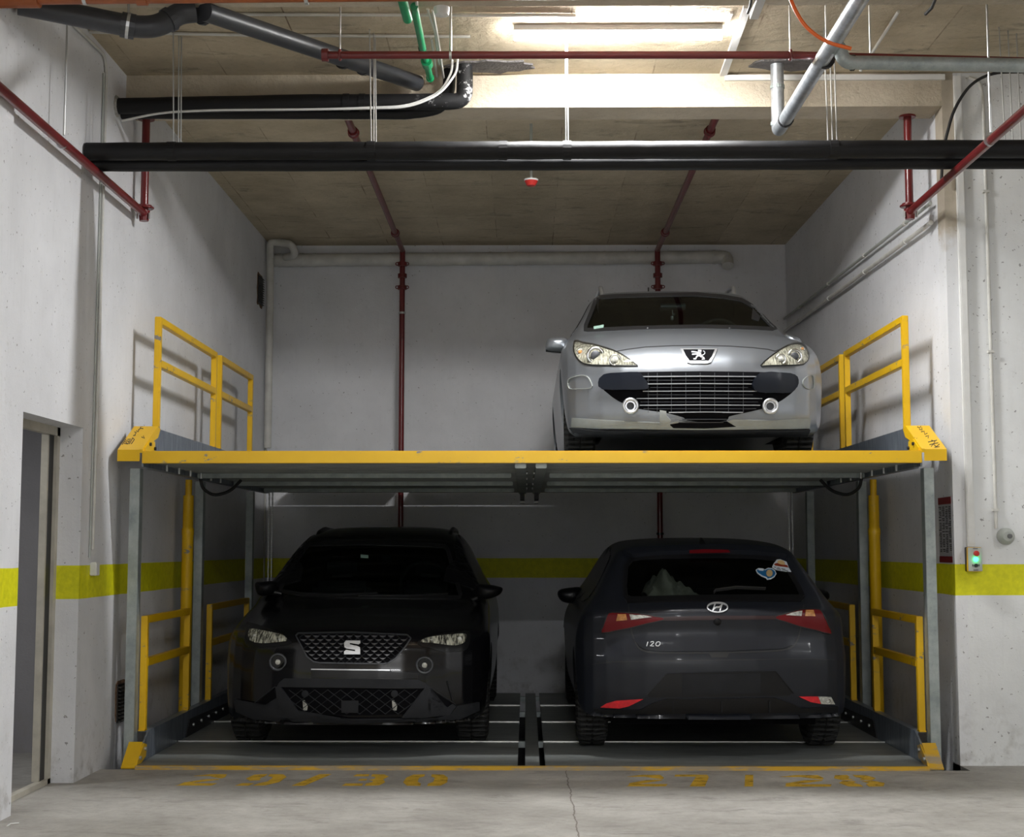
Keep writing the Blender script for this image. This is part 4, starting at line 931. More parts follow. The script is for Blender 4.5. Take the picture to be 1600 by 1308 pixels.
for HL, cs in ((HLL, [(930.5, 556, 12.5), (961, 563, 8.5), (906.5, 551, 5)]), (HLR, [(1241, 557.5, 10.5), (1219, 562, 7.5), (1253, 546, 3.5)])):
    h = panel('headlight', HL, M['reflector'], SC, bv, -.002, .006, 3, 3)
    lines('lamp_gap', [smooth_poly(HL, 3)], 1.6, M['black'], h, bv, .001, .006, True)
    for i, (cx, cy, r) in enumerate(cs):
        c = cast(bv, cx, cy)[0]; d = Vector((0, -1, 0)); R = r*.0041
        obj('lamp_bowl', torus(NB(), c+d*.016, d, R, R*.2), M['chrome'], h, True)
        obj('projector', lathe(NB(), c+d*.008, d, [(0, R*.66), (.012, R*.62), (.017, R*.4), (.018, 0)], 24), M['bar'] if i == 0 else (M['clearlens'] if i == 1 else M['amber']), h, True)
    panel('lens_cover', HL, M['clear'], h, bv, .014, .002, 5, 3)
lines('bonnet_gap', [[(914, 537), (930, 540), (947.5, 545), (961, 549.5), (980, 546), (1008.7, 542.3), (1050, 540.4), (1093, 539.8), (1140, 541), (1177, 543.4), (1200, 546), (1211, 549), (1226, 542.5)]], 1.3, M['black'], SC, bv, -.001, .002)
GR = [(937, 598.7), (941, 588.5), (952, 584), (972, 582.3), (1008.7, 581.3), (1093, 580.2), (1177.5, 581.3), (1215, 582.3), (1236, 585), (1243.6, 591.3), (1244.4, 601.6), (1240, 611), (1228, 621), (1214, 629.7), (1188.7, 639.5), (1160, 646), (1139, 651), (1135, 657.5), (1105, 659), (1074, 657), (1068, 652.5), (1036.9, 644.5), (997.5, 639), (966.5, 627), (950, 615), (941, 607)]
gr = panel('grille', GR, M['mesh'], SC, bv, -.002, .004, 5, 2)
for i, py in enumerate((589, 600.2, 611.5, 622.8, 633.5, 644.5)):
    x0 = (1005, 1010, 1005, 995, 1000, 1045)[i]; x1 = (1183, 1174, 1182, 1190, 1187, 1160)[i]
    obj('grille_bar', lay(strip([(x0, py), ((x0+x1)/2, py-.6), (x1, py)], 1.15), bv, .003, .008), M['gbar'], gr)
    if i < 5: obj('grille_bar', lay(strip([(x0+6, py+5.4), (x1-6, py+5.4)], .7), bv, .002, .006), M['bar'], gr)
lines('grille_rib', [[(px, 583), (px, 645 if 1010 < px < 1165 else 634)] for px in (1013, 1027, 1049, 1071.5, 1094, 1116.5, 1138, 1161)], .6, M['bar'], gr, bv, .002, .006)
lines('lower_grille_bar', [[(1066, 655), (1136, 655)], [(1060, 659.5), (1130, 659.5)]], .9, M['bar'], gr, bv, .003, .01)
for P in ([(938, 598.7), (945.5, 586.5), (970, 584), (997.5, 583.2), (1004.5, 587.5), (1013.8, 603), (1008.7, 608.6), (975, 609), (944, 608.6)], [(1185.5, 584), (1220, 584), (1238, 586.5), (1243.5, 594.5), (1241.5, 605), (1232, 613.5), (1210, 613.8), (1184, 613), (1174.5, 602.5)]):
    panel('bumper_pod', P, M['pod'], gr, bv, .006, .022, 4, 2)
for cx, cy in ((984.8, 634.7), (1202.8, 635.3)):
    c = cast(bv, cx, cy)[0]; d = Vector((0, -1, .0))
    f = obj('fog_lamp', lathe(NB(), c+Vector((0, .03, 0)), d, [(0, .047), (.055, .047), (.058, .036), (.045, .034)], 32), M['satin'], SC, True)
    obj('ring', torus(NB(), c+d*.028, d, .043, .010, 36), M['satin'], f, True); obj('lens', lathe(NB(), c+d*.005, d, [(0, .033), (.008, .031), (.013, .016), (.014, 0)], 24), M['bar'], f, True)
bd = panel('badge', [(1063, 546), (1121, 546), (1117, 556), (1110.5, 567.2), (1104, 568.8), (1080, 568.8), (1073.5, 567.2), (1067, 556)], M['satin'], SC, bv, .0, .008, 3, 0)
panel('badge_inner', [(1067.5, 547.8), (1116.5, 547.8), (1112, 558), (1107, 564.3), (1077, 564.3), (1072, 558)], M['mesh'], bd, bv, .009, .001, 3, 0)
LS_ = lambda L: [[(1040+x/6.667, 520+y/6.667) for x, y in l] for l in L]
em = lines('lion_emblem', LS_([[(336, 200), (372, 204)], [(340, 222), (362, 226), (356, 246)], [(330, 250), (352, 246), (376, 262)]]), 3.0, M['emblem'], bd, bv, .010, .002)
lines('lion_limbs', LS_([[(268, 212), (300, 214), (340, 222)], [(274, 238), (306, 236), (338, 236)], [(334, 248), (318, 268), (312, 282), (290, 284)], [(368, 256), (396, 272), (404, 284), (376, 287)]]), 1.9, M['emblem'], em, bv, .011, .002)
lines('lion_tail', LS_([[(366, 248), (390, 244), (408, 228), (404, 210), (388, 204)]]), 1.1, M['emblem'], em, bv, .011, .002)
panel('bumper_lip', [(892, 668), (930, 671), (1000, 671.5), (1092, 672), (1180, 671.5), (1240, 671), (1264, 670), (1262, 679), (1180, 680.5), (1092, 682), (1000, 679.5), (930, 678), (898, 676)], M['greytrim'], SC, bv, .002, .012, 5, 0)
panel('scuffed_bumper_edge', [(895, 653), (950, 657), (1010, 659.5), (1045, 661.5), (1060, 657), (1066, 660), (1130, 661), (1145, 655), (1200, 657), (1266, 653), (1264, 669), (1092, 671), (893, 668)], M['silverdirty'], SC, bv, .005, .001, 3, 0)
panel('exposed_black_patch', [(1046, 663), (1072, 658.5), (1136, 658.5), (1150, 666), (1100, 669), (1052, 668)], M['mesh'], SC, bv, .005, .002, 4, 0)
panel('broken_bumper_tab', [(1031, 641), (1041, 642.5), (1042, 650), (1048, 656), (1047, 664), (1035, 668), (1031, 664)], M['silverdirty'], SC, bv, .008, .006, 3, 0)
for P in ([(889.5, 593), (905, 587.5), (917, 588), (923, 596), (924.5, 606), (905, 607.5), (890, 607)], [(1254, 596), (1262, 588), (1270, 588), (1270.5, 607), (1258, 606)]):
    lines('rubbing_strip_edge', [smooth_poly(P, 3)], 1.2, M['silverdirty'], SC, bv, 0, .008, True)
for cx in (1011.5, 1140): obj('washer_nozzle', lathe(NB(), cast(bv, cx, 513.5)[0]-Vector((0, 0, .004)), (0, 0, 1), [(0, .016), (.012, .012), (.016, .004)], 12), M['black'], SC)
mirror(SC, [(852.5, 538), (855, 530), (864, 526.5), (880, 526), (887, 530), (890, 540), (889, 548), (870, 548.5), (854, 546)], 1.45, .16, M['silver'], (900, 538))
obj('mirror_base', T([at_y(853, 546, 1.50), at_y(888, 549, 1.50)], .018), M['black'], SC, True)
mirror(SC, [(1226, 523), (1240, 523.5), (1250, 528), (1256, 538), (1254, 545), (1232, 544)], 1.45, .16, M['silver'], (1222, 540))
for s in (-1, 1):
    b = SC.location; x = b.x+s*.525; pts = [(x-s*.01, b.y+2.0, b.z+1.36), (x, b.y+2.08, b.z+1.455), (x, b.y+2.3, b.z+1.488), (x, b.y+3.6, b.z+1.455), (x, b.y+3.85, b.z+1.37)]
    obj('roof_rail', T(pts, .019, rad=.1), M['satin'], SC, True)
    for y in (.90, 3.608): wheel(SC, s*.745, y, s, .312, .205)
obj('aerial', T([at_y(1013, 459, 3.9), at_y(1013, 450, 4.15)], .006), M['black'], SC)
obj('underbody', B(SC.location.x-.66, SC.location.x+.66, SC.location.y+.28, SC.location.y+4.1, SC.location.z+.17, SC.location.z+.23), M['mesh'], SC)
obj('front_axle', T([(SC.location.x-.66, SC.location.y+.9, SC.location.z+.28), (SC.location.x+.66, SC.location.y+.9, SC.location.z+.28)], .04), M['darksteel'], SC)
seats(SC, 2.3, 1.02); dash(SC, 1.25, .93, .66, .06, .36)
rm = obj('interior_mirror', T([at_y(1032, 480, 1.95), at_y(1071, 480, 1.95)], .028), M['bar'], SC, True)
obj('hanging_charm', merge([T([at_y(1051, 484, 1.9), at_y(1051, 492, 1.9)], .0035), lathe(NB(), at_y(1050, 497, 1.9), (0, 0, -1), [(-.02, .004), (-.01, .014), (.012, .012), (.02, .003)], 12), lathe(NB(), at_y(1053, 491, 1.9), (0, 0, -1), [(-.01, .003), (0, .010), (.012, .002)], 10)]), M['chrome'], SC)
panel('windscreen_sticker', [(927.5, 511), (943.5, 508), (943, 512.5), (928, 515)], M['stickgreen'], SC, bv, .003, .0015, 3, 0)

# ---------- black car lower left ----------
BC = thing('car', (-1.135, .27, .033), 'black crossover car at lower left facing the viewer, honeycomb grille and round fog lamps', 'car')
side = [(.14, .20), (.03, .218), (-.005, .31), (0.0, .50), (.02, .60), (.05, .70), (.12, .775), (.25, .825), (.6, .90), (1.0, .965), (1.12, 1.0), (1.3, 1.09), (1.7, 1.29), (1.95, 1.40), (2.2, 1.465), (2.6, 1.505), (3.2, 1.50), (3.7, 1.43), (3.85, 1.36), (4.0, 1.1), (4.10, .9), (4.14, .6), (4.10, .35), (3.95, .24), (2.1, .17)]
sec = [(0, .14), (.73, .145), (.825, .18), (.868, .30), (.888, .52), (.890, .70), (.878, .84), (.845, .95), (.785, 1.04), (.70, 1.20), (.61, 1.38), (.545, 1.46), (.44, 1.52), (.2, 1.55), (0, 1.555)]
shell = car_shell(side, sec, FX, FY, FX, [v*.8 for v in FY], 4.14, .9, 1.6, .05, (.45, (.7, 3.5), (.45, .72)))
WS2 = [(482.4, 851), (520, 849.5), (561, 848.8), (630, 850), (675, 852), (694.5, 853.8), (700, 860), (707, 885), (719.3, 928), (717.8, 933.7), (660, 933), (601.5, 932), (530, 931), (470.8, 929), (437.4, 923.5), (444, 907), (456, 887), (470, 866)]
body2, bv2 = build_body('body', BC, shell, M['blackpaint'], (.84, 3.406), [WS2], .365)
print('black probe', [tuple(round(c, 3) for c in (cast(bv2, *p)[0]-BC.location)) if cast(bv2, *p) else None for p in ((560, 849), (560, 931), (550, 988), (550, 1012), (550, 1100), (437, 924), (718, 933), (386, 990), (728, 995), (745, 1100))])
panel('windscreen', WS2, M['glass'], BC, bv2, -.003, .003, 8, 0)
lines('windscreen_seal', [WS2], 6, M['black'], BC, bv2, .0, .003, True)
SWB1 = [(1.35, 1.02), (1.7, 1.25), (2.0, 1.38), (2.45, 1.40), (2.45, 1.0)]; SWB2 = [(2.52, 1.0), (2.52, 1.40), (3.1, 1.38), (3.3, 1.06)]
for s in (-1, 1):
    side_panel('side_window', BC, bv2, SWB1, M['blacktrim'], s); side_panel('side_window', BC, bv2, SWB2, M['blacktrim'], s)
    for y in (.84, 3.406): wheel(BC, s*.765, y, s, .325, .215)
for i, (outer, inn) in enumerate((([(384.5, 975), (390, 973), (401, 976), (420, 982.5), (440, 990), (450, 998), (455, 1005.6), (435, 1010), (407.5, 1013), (388.7, 1011), (383.7, 1002.5)], [(390, 984), (410, 986), (435, 991), (445, 995), (448.7, 1002), (430, 1004), (410, 1005.6), (391, 1001)]),
                    ([(652, 1006), (660, 998), (686.7, 991), (712.7, 988), (733, 986.5), (733.5, 1004), (727, 1016), (711, 1019), (688, 1018), (668, 1012)], [(657, 1003.5), (666, 997.5), (686.7, 994), (712.7, 991.5), (728, 992), (725, 1004), (711, 1009), (690, 1007), (675, 1005)]))):
    h = panel('headlight', outer, M['blacktrim'], BC, bv2, -.001, .004, 4, 3)
    rf = panel('reflector', inn, M['reflector2'], h, bv2, .004, .002, 3, 2)
    for px, py, r in ([(398, 994, 3), (437, 999, 2)] if i == 0 else [(674, 1000, 2), (718, 999, 4)]): obj('projector', lathe(NB(), cast(bv2, px, py)[0]-Vector((0, .004, 0)), (0, -1, 0), [(0, r*.0045), (.006, r*.004), (.009, 0)], 16), M['clearlens'], h, True)
GU = [(462.5, 994), (466, 990.5), (550, 989), (636, 993), (641.6, 998), (634, 1010), (618, 1029), (607, 1036), (598, 1037.5), (500, 1036), (490, 1034), (480, 1026)]
gu = panel('grille', GU, M['mesh'], BC, bv2, -.001, .003, 5, 0)
lines('grille_surround', [GU], 2.0, M['chrome'], gu, bv2, .002, .005, True); bpy.context.view_layer.update()
gu.children[0].data.materials[0] = M['bar']
L = []; Lz = []
for r_ in range(8):
    py = 995+r_*5.6
    for c_ in range(17):
        px = 468+c_*13+(6.5 if r_ % 2 else 0)-r_*0
        if inpoly(px-5, py, GU) and inpoly(px+5, py+3, GU) and inpoly(px, py-3, GU) and not (535 < px < 566 and 999 < py < 1025): Lz.append([(px-4.5, py), (px+4.5, py), (px, py+2.6)])
        for q in (-1, 1):
            a_ = (px, py+2.2); b_ = (px+q*6.5, py-2.6)
            if inpoly(*a_, GU) and inpoly(*b_, GU): L.append([a_, b_])
lines('honeycomb', L, .8, M['greytrim'], gu, bv2, .002, .006)
obj('honeycomb_chips', merge([lay(flat(p, 20), bv2, .006, .004) for p in Lz]), M['chip'], gu)
lg = panel('badge', [(540.5, 1002.5), (560, 1002.5), (563, 1004), (563, 1021), (561, 1023), (540, 1023), (537.7, 1021), (537.7, 1005)], M['mesh'], BC, bv2, .004, .004, 4, 0)
panel('letter_emblem', [(541, 1002.6), (563, 1002.6), (563, 1006.5), (549, 1007.2), (546.5, 1008.6), (549, 1009.8), (558, 1010.3), (562.5, 1012.5), (563, 1016), (563, 1023), (538, 1023), (538, 1018.6), (553, 1018.2), (556, 1016.8), (553, 1015.6), (543, 1014.8), (538.5, 1012.5), (538, 1006)], M['satinemblem'], lg, bv2, .009, .004, 4, 0)
lines('emblem_slits', [[(547, 1007.4), (563.5, 1010.2)], [(537.5, 1014.6), (555, 1017.4)]], 2.0, M['mesh'], lg, bv2, .013, .001)
for cx, cy in ((434.5, 1034.5), (663.5, 1039.5)):
    c = cast(bv2, cx, cy)[0]; d = Vector((0, -1, 0))
    f = obj('fog_lamp', torus(NB(), c+d*.01, d, .050, .009, 32), M['bar'], BC, True); obj('housing', lathe(NB(), c+Vector((0, .02, 0)), d, [(0, .055), (.028, .052), (.030, .03), (.026, 0)], 28), M['blacktrim'], f, True); obj('lens', lathe(NB(), c+d*.008, d, [(0, .018), (.006, .015), (.009, 0)], 14), M['clearlens'], f, True)
panel('plate_holder', [(487, 1044.5), (610, 1046), (612, 1050), (654, 1052), (652, 1060), (487, 1059)], M['blacktrim'], BC, bv2, .004, .008, 5, 0)
lines('plate_glint', [[(487, 1046.4), (550, 1047.2), (609, 1047.6)]], 1.6, M['satin'], BC, bv2, .013, .002)  # painted glint, a pale strip in place of a lamp reflection
panel('bumper_bar', [(446, 1060), (550, 1060.5), (652, 1062), (664, 1067), (673, 1075.5), (550, 1074.5), (434, 1073.5), (438, 1066)], M['greytrim'], BC, bv2, .003, .014, 5, 0)
GL = [(437, 1074), (550, 1075), (668, 1076.5), (650, 1096), (632, 1116), (550, 1118), (468, 1116.5), (452, 1097)]
gl = panel('lower_grille', GL, M['mesh'], BC, bv2, -.001, .003, 5, 0)
L = []
for r_ in range(6):
    for c_ in range(14):
        px = 432+c_*20+(10 if r_ % 2 else 0); py = 1078+r_*7.5
        for q in (-1, 1):
            a_ = (px, py); b_ = (px+q*10, py+7.5)
            if inpoly(*a_, GL) and inpoly(*b_, GL): L.append([a_, b_])
lines('lattice', L, 1.0, M['greytrim'], gl, bv2, .002, .008)
panel('radar_cover', [(534, 1095), (560, 1095), (560, 1113), (534, 1113)], M['greytrim'], gl, bv2, .004, .012, 6, 0)
for cx in (477, 616.5): obj('parking_sensor', lathe(NB(), cast(bv2, cx, 1084)[0], (0, -1, 0), [(0, .022), (.016, .022), (.018, .01), (.018, 0)], 16), M['greytrim'], gl, True); obj('tow_horn', lay(flat([(cx-4, 1094), (cx-1, 1094), (cx+1, 1101), (cx+4, 1103), (cx+3, 1110), (cx-3, 1110)], 4), bv2, -.001, .004), M['clearlens'], gl)
for P in ([(432, 1073), (440, 1073), (455, 1094), (470, 1115.5), (463, 1119), (430, 1116), (411, 1113), (406, 1108), (418, 1108), (445, 1111), (446, 1109), (434, 1090)], [(663, 1075), (672, 1076), (668, 1090), (662, 1108), (664, 1110), (690, 1110), (698, 1106), (706, 1100), (711, 1103), (700, 1116), (660, 1120), (628, 1120)]): panel('bumper_strut', P, M['greytrim'], BC, bv2, .003, .016, 4, 0)
for P in ([(427, 1076), (432, 1090), (441, 1106), (420, 1107), (408, 1106), (400, 1100)], [(676, 1079), (708, 1100), (699, 1105), (668, 1107), (674, 1090)]): panel('air_intake', P, M['mesh'], BC, bv2, .0, .002, 5, 0)
lines('crease', [[(430, 1073), (396, 1100)], [(674, 1075.5), (712, 1101)], [(698, 1064), (708, 1098)]], 1.4, M['greytrim'], BC, bv2, .001, .005)
panel('bumper_lip', [(367.6, 1092), (395, 1101), (404, 1112), (430, 1119), (467.9, 1121), (550, 1123), (630.6, 1122.5), (680, 1120.5), (702, 1115), (713, 1102.5), (746, 1097), (746, 1110), (712, 1124), (630, 1129), (550, 1130), (485, 1128), (398, 1122), (372, 1112)], M['greytrim'], BC, bv2, .003, .014, 5, 0)
mirror(BC, [(397, 912), (406, 909.5), (425, 908.5), (430, 914), (426, 926), (415, 931), (401, 929)], 1.42, .14, M['mirrorblack'], (440, 928))
mirror(BC, [(745, 914), (760, 913.5), (777, 916.5), (785, 920), (781, 929), (765, 936), (748, 936.5), (744.5, 926)], 1.42, .14, M['mirrorblack'], (736, 938))
for s in (-1, 1):
    b = BC.location; x = b.x+s*.53; obj('roof_rail', T([(x-s*.01, b.y+2.1, b.z+1.37), (x, b.y+2.25, b.z+1.45), (x, b.y+2.6, b.z+1.485), (x, b.y+3.2, b.z+1.475), (x, b.y+3.5, b.z+1.39)], .017, rad=.1), M['blacktrim'], BC, True)
obj('underbody', B(BC.location.x-.66, BC.location.x+.66, BC.location.y+.26, BC.location.y+3.9, BC.location.z+.19, BC.location.z+.25), M['mesh'], BC)
seats(BC, 2.35, 1.06); dash(BC, 1.2, .98, .66, .07, .36)
obj('interior_mirror', T([at_y(598, 873, 2.1), at_y(611, 873, 2.1)], .03), M['greytrim'], BC, True)
panel('toll_tag', [(563.5, 867), (575.5, 868), (575.5, 872), (563.5, 871.5)], M['stickgreen'], BC, bv2, .002, .001, 4, 0)
lines('wiper', [[(452, 928), (520, 930.5), (590, 928)], [(560, 932), (640, 932), (700, 929)]], 1.5, M['black'], BC, bv2, .003, .01)

# ---------- blue-grey hatchback lower right, seen from behind ----------
HC = thing('car', (1.212, .17, .033), 'dark blue-grey hatchback at lower right seen from behind with red tail lamps and stickers', 'car')
side = [(.14, .25), (.035, .268), (.0, .38), (-.01, .54), (-.005, .63), (.02, .70), (.05, .79), (.045, .89), (.07, .945), (.16, 1.0), (.24, 1.05), (.42, 1.19), (.56, 1.30), (.68, 1.352), (1.0, 1.385), (1.6, 1.41), (2.1, 1.385), (2.5, 1.28), (2.95, 1.05), (3.15, .95), (3.6, .86), (3.9, .74), (4.02, .55), (4.03, .35), (3.9, .22), (2.0, .2)]
sec = [(0, .16), (.74, .17), (.82, .20), (.865, .30), (.885, .50), (.888, .68), (.876, .80), (.845, .90), (.785, .98), (.71, 1.10), (.63, 1.25), (.575, 1.34), (.48, 1.40), (.25, 1.43), (0, 1.435)]
RX = [0, .25, .45, .6, .7, .78, .84, .88, 1.0]; RY = [0, .006, .03, .07, .115, .18, .27, .42, .7]
shell = car_shell(side, sec, RX, RY, FX, FY, 4.04, .9, 1.48, .04, (.45, (.65, 3.4), (.45, .70)))
RW = [(986.3, 874.3), (1000, 871.5), (1036, 869.8), (1124, 868.5), (1180, 870), (1206.6, 872.4), (1224, 879), (1234, 894), (1246, 914), (1253.6, 929.5), (1247.8, 932.8), (1190, 932.5), (1124, 933), (1050, 934.5), (986, 936), (977.5, 932), (976, 915), (978, 885)]
body3, bv3 = build_body('body', HC, shell, M['bluepaint'], (.755, 3.335), [RW], .35)
print('hatch probe', [tuple(round(c, 3) for c in (cast(bv3, *p)[0]-HC.location)) if cast(bv3, *p) else None for p in ((1121, 850), (1121, 868), (1121, 933), (1121, 965), (1121, 1020), (1121, 1048), (1121, 1100), (980, 930), (1253, 930), (942, 988), (1297, 990))])
panel('rear_window', RW, M['darkglass'], HC, bv3, -.003, .003, 8, 0)
lines('window_surround', [RW], 7, M['blacktrim'], HC, bv3, .0, .003, True)
panel('spoiler', [(975, 866), (1000, 861), (1060, 858), (1124, 857), (1180, 858), (1215, 863), (1228, 872), (1212, 870.5), (1180, 867.5), (1124, 866), (1036, 867.5), (990, 872)], M['bluepaint'], HC, bv3, .004, .03, 5, 0)
panel('high_brake_light', [(1077, 867), (1100, 865.5), (1137, 866.5), (1140, 869.5), (1108, 870), (1077, 870.5)], M['redlens'], HC, bv3, .036, .003, 4, 0)
panel('window_ledge', [(978, 937), (1050, 935.5), (1124, 934), (1250, 933.5), (1257, 936), (1252, 941), (1124, 940), (1050, 941), (980, 943)], M['blacktrim'], HC, bv3, .002, .01, 5, 0)
L3 = [(941, 989), (944, 978), (948, 966), (952, 959), (965, 958), (981, 958.5), (1005, 960), (1022, 963), (1036, 965), (1036, 969), (1012, 974), (989, 980), (965, 985)]
R3 = [(1298, 991), (1293, 977), (1287, 964), (1280, 954), (1264, 953), (1250, 954), (1236, 957), (1221, 961), (1212, 963), (1212, 967), (1225, 971), (1250, 979), (1275, 985)]
for P, am, wh in ((L3, [(966.3, 960.5), (978.5, 960.5), (980.5, 969), (963.8, 970.4)], [(984, 961), (1005, 961.6), (1019, 964.3), (986.5, 968.6)]), (R3, [(1258, 955), (1269.8, 955), (1272.4, 963.6), (1256.8, 963)], [(1252.5, 956), (1251, 963), (1227, 961.6), (1239, 957.8)])):
    t = panel('tail_lamp', P, M['redlens'], HC, bv3, -.001, .010, 3, 2)
    obj('indicator', lay(flat(am, 4), bv3, .010, .003), M['amber'], t); obj('reverse_light', lay(flat(wh, 4), bv3, .010, .003), M['clearlens'], t)
    lines('lamp_gap', [smooth_poly(P, 2)], 1.4, M['black'], t, bv3, .006, .005, True)
panel('light_bar', [(1036, 964), (1124, 962.5), (1212, 962.5), (1212, 968), (1124, 968.3), (1036, 970)], M['darkred'], HC, bv3, .001, .007, 5, 0)
TG = [(982, 945), (983.5, 965), (986, 984.5), (992, 1002), (998, 1012), (1007, 1017.5), (1030, 1020.4), (1124, 1020), (1190, 1018.2), (1225, 1015.5), (1239, 1010), (1247, 998), (1251, 980), (1254, 962), (1256, 945)]
lines('tailgate_gap', [smooth_poly(TG, 3, False)], 2.0, M['black'], HC, bv3, -.001, .0025)
panel('tailgate_lower_band', [(990, 998.5), (1060, 996.5), (1124, 995.5), (1200, 994.5), (1246, 995), (1238, 1008), (1222, 1014), (1124, 1018), (1030, 1018.2), (1008, 1015), (999, 1010)], M['bluepaint'], HC, bv3, .0, .004, 5, 0)
e = lines('oval_emblem', [circle(1121, 949.8, 15.8, 7.2, 36)], 1.5, M['satinemblem'], HC, bv3, .003, .005, True)
lines('letter_emblem', [[(1113.5, 955.5), (1117.5, 944)], [(1124.5, 955.5), (1128.5, 944)], [(1115, 952.5), (1119, 949.8), (1124, 949.6), (1127.5, 946.8)]], 1.8, M['satinemblem'], e, bv3, .003, .005)
lines('model_lettering', [[(1010.6, 1010.3), (1012.4, 1003.4)], [(1016.6, 1004.2), (1018.4, 1003), (1021.2, 1003.2), (1021.4, 1005), (1015.8, 1010), (1021.8, 1010)], [(1025.4, 1009.6), (1024.6, 1007), (1026.2, 1004), (1029.6, 1003.2), (1031.6, 1004.6), (1031.2, 1007.6), (1028.8, 1010), (1025.4, 1009.6)]], 1.15, M['satinemblem'], HC, bv3, .004, .004)
obj('camera_pod', lathe(NB(), cast(bv3, 1121, 971.5)[0], (0, -1, -.3), [(0, .025), (.012, .022), (.016, .01)], 16), M['blacktrim'], HC, True)
panel('tailgate_handle', [(1107, 1020), (1140, 1019.5), (1136, 1027), (1112, 1027.5)], M['black'], HC, bv3, -.001, .003, 5, 0)
lines('bumper_gap', [[(925, 1038), (957, 1034.4), (1124, 1031.5), (1270, 1029.5), (1304, 1031)]], 1.2, M['black'], HC, bv3, -.001, .0025)
PR = [(1042, 1052.5), (1124, 1050.5), (1212, 1048.5), (1240, 1083), (1232, 1087), (1124, 1089), (1015, 1090), (1011, 1086)]
pr = panel('plate_recess', PR, M['blacktrim'], HC, bv3, -.001, .003, 5, 0)
panel('number_plate', [(1066, 1054), (1188, 1052), (1189, 1083), (1066, 1086)], M['greytrim'], pr, bv3, .002, .004, 5, 0)
lines('recess_edge', [PR[:3]+[PR[3]]], 1.2, M['greytrim'], pr, bv3, .002, .005)
panel('diffuser', [(929, 1107), (938, 1108), (1000, 1109), (1020, 1098), (1042, 1091.7), (1124, 1091), (1209.6, 1090), (1232, 1097), (1250.7, 1106), (1308, 1104), (1307, 1112), (1240, 1112), (1124, 1113), (1000, 1114.5), (932, 1114)], M['blacktrim'], HC, bv3, .002, .012, 5, 0)
lines('diffuser_rib', [[(px, 1094), (px, 1111)] for px in (1052, 1127, 1201)], 2, M['greytrim'], HC, bv3, .012, .012)
panel('reflector', [(939.3, 1105), (948, 1099), (962.8, 1095), (1005, 1092.4), (983.4, 1103), (968.7, 1106.5)], M['redbright'], HC, bv3, .004, .006, 4, 0)
panel('reflector', [(1247.8, 1088.3), (1277, 1088.3), (1281.6, 1099.5), (1265.4, 1096.5)], M['redbright'], HC, bv3, .004, .006, 4, 0)
rl = panel('fog_light', [(1277.5, 1088.3), (1297, 1089), (1303, 1100.3), (1282, 1099.6)], M['clearlens'], HC, bv3, .004, .006, 4, 0); lines('lamp_ring', [circle(1291.5, 1094.5, 3.4)], 1.2, M['chrome'], rl, bv3, .010, .003, True)
c = cast(bv3, 1099, 852); c = c[0] if c else at_y(1099, 851, 1.2)
obj('shark_fin_aerial', prism(NB(), [Vector((c.x-.028, c.y+.0, c.z-.01)), Vector((c.x+.028, c.y, c.z-.01)), Vector((c.x+.012, c.y+.08, c.z+.035)), Vector((c.x+.005, c.y+.12, c.z+.052)), Vector((c.x-.005, c.y+.12, c.z+.052)), Vector((c.x-.012, c.y+.08, c.z+.035))], (0, .05, 0)), M['blacktrim'], HC)
SWH = [[(.75, .99), (.85, 1.24), (1.3, 1.30), (1.55, 1.305), (1.55, .97)], [(1.62, .97), (1.62, 1.305), (2.1, 1.27), (2.6, 1.02), (2.65, .95)]]
for s in (-1, 1):
    for P in SWH: side_panel('side_window', HC, bv3, P, M['blacktrim'], s)
    for y in (.755, 3.335): wheel(HC, s*.77, y, s, .308, .2, 'v')
mirror(HC, [(871.7, 926), (877, 921), (892, 918.5), (908, 918.5), (911.5, 930), (908, 940), (895, 943.5), (880, 941), (873, 934)], 2.35, .12, M['blacktrim'], (922, 934))
mirror(HC, [(1262, 921), (1285, 921), (1296, 926), (1297, 936), (1284, 943), (1266, 942)], 2.35, .12, M['blacktrim'], (1250, 936))
obj('underbody', B(HC.location.x-.66, HC.location.x+.66, HC.location.y+.3, HC.location.y+3.8, HC.location.z+.19, HC.location.z+.27), M['mesh'], HC)
obj('exhaust', T([at_y(1196, 1111, .42), at_y(1216, 1111, .42), at_y(1224, 1113, .5)], .022), M['clearlens'], HC, True)
lines('rear_wiper', [[(1115, 928), (1118, 924), (1150, 919.5), (1196, 921.5)]], 1.7, M['blackrubber'], HC, bv3, .004, .014)
seats(HC, 2.5, 1.0); 
bb = HC.location; obj('rear_seat', B(bb.x-.62, bb.x+.62, bb.y+1.15, bb.y+1.3, bb.z+.4, bb.z+.98, .05), M['seat'], HC, True); obj('parcel_shelf', B(bb.x-.62, bb.x+.62, bb.y+.42, bb.y+1.1, bb.z+.965, bb.z+.98), M['lining'], HC)
s1 = panel('sticker', [(1180.8, 891), (1185, 888.3), (1192, 889), (1195, 890.5), (1200, 888), (1206, 888.5), (1211, 892), (1213, 897), (1210, 902), (1205, 905), (1198.5, 906.2), (1197, 903.8), (1190, 901), (1183, 896)], M['stickwhite'], HC, bv3, .002, .0015, 3, 0)
panel('sticker_ground', [(1182.3, 891.5), (1186, 889.6), (1192, 890.3), (1195.5, 891.8), (1200.5, 889.3), (1205.5, 889.8), (1210, 893), (1211.7, 897), (1209, 901), (1204.5, 903.7), (1199.3, 904.7), (1198, 902.6), (1190.5, 899.7), (1184, 895.3)], M['stickblue'], s1, bv3, .0036, .0008, 3, 0)
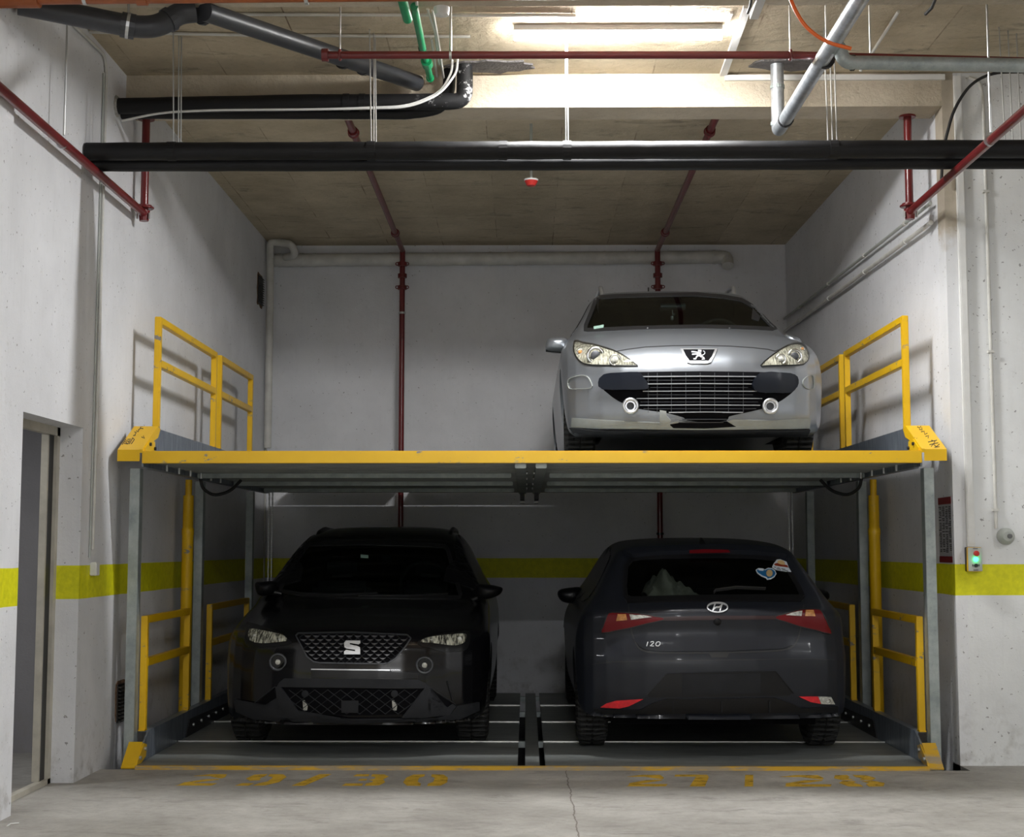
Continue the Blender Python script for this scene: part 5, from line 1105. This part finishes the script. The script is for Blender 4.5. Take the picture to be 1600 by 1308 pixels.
panel('sticker_blob', circle(1202, 896.5, 5.2, 5.6, 12), M['sticktan'], s1, bv3, .0046, .0008, 3, 0); panel('sticker_tab', [(1184.5, 889.6), (1193, 890.4), (1192.6, 893), (1185.5, 892.3)], M['stickwhite'], s1, bv3, .0046, .0008, 3, 0)
s2 = panel('sticker', [(1206.5, 886), (1208.5, 881.5), (1213, 879.5), (1213.5, 875), (1219, 874.5), (1229, 878.5), (1232, 887), (1236.3, 894.5), (1232, 894), (1212, 890.5), (1206.5, 887)], M['stickwhite'], HC, bv3, .002, .0015, 3, 0)
panel('sticker_shape', [(1209, 882), (1214, 880.5), (1230, 884), (1231.5, 887.5), (1220, 886), (1211, 884.5)], M['stickred'], s2, bv3, .0036, .0008, 3, 0); panel('sticker_blob', [(1215, 877), (1222, 876.5), (1226, 880), (1225, 883.5), (1216, 881.5)], M['sticktan'], s2, bv3, .0044, .0008, 3, 2)
lines('sticker_writing', [[(1208.5, 886.6), (1212.5, 887.4)], [(1214, 887.8), (1219, 888.8)], [(1220.5, 889), (1227, 890.4)], [(1213, 889.6), (1220, 891)], [(1222, 891.2), (1231, 892.9)]], .9, M['ink'], s2, bv3, .0036, .0006)
# cloth lying behind the rear window
cx0, cx1 = at_y(1007, 924, 9.0-8.9+.72), at_y(1089, 926, .82)
bm = NB(); N1, N2 = 26, 14; g_ = []
hts = np.interp(np.linspace(0, 1, N1), [0, .12, .25, .36, .5, .65, .8, 1], [.04, .12, .13, .185, .15, .10, .07, .03])
for i in range(N1):
    row = []
    for j_ in range(N2):
        u, v = i/(N1-1), j_/(N2-1); env = math.sin(math.pi*v)**.6
        z = bb.z+.985+hts[i]*env*(1+.22*math.sin(14*u+9*v)+.12*math.sin(31*u-17*v)); row.append(bm.verts.new((cx0.x+(cx1.x-cx0.x)*u+.012*math.sin(13*v+5*u), bb.y+.52+.34*v+.02*math.sin(11*u), z)))
    g_.append(row)
for i in range(N1-1):
    for j_ in range(N2-1): bm.faces.new((g_[i][j_], g_[i+1][j_], g_[i+1][j_+1], g_[i][j_+1]))
tag(obj('cloth', bm, M['cloth'], None, True), 'crumpled pale greenish cloth lying behind the rear window of the hatchback', 'cloth')
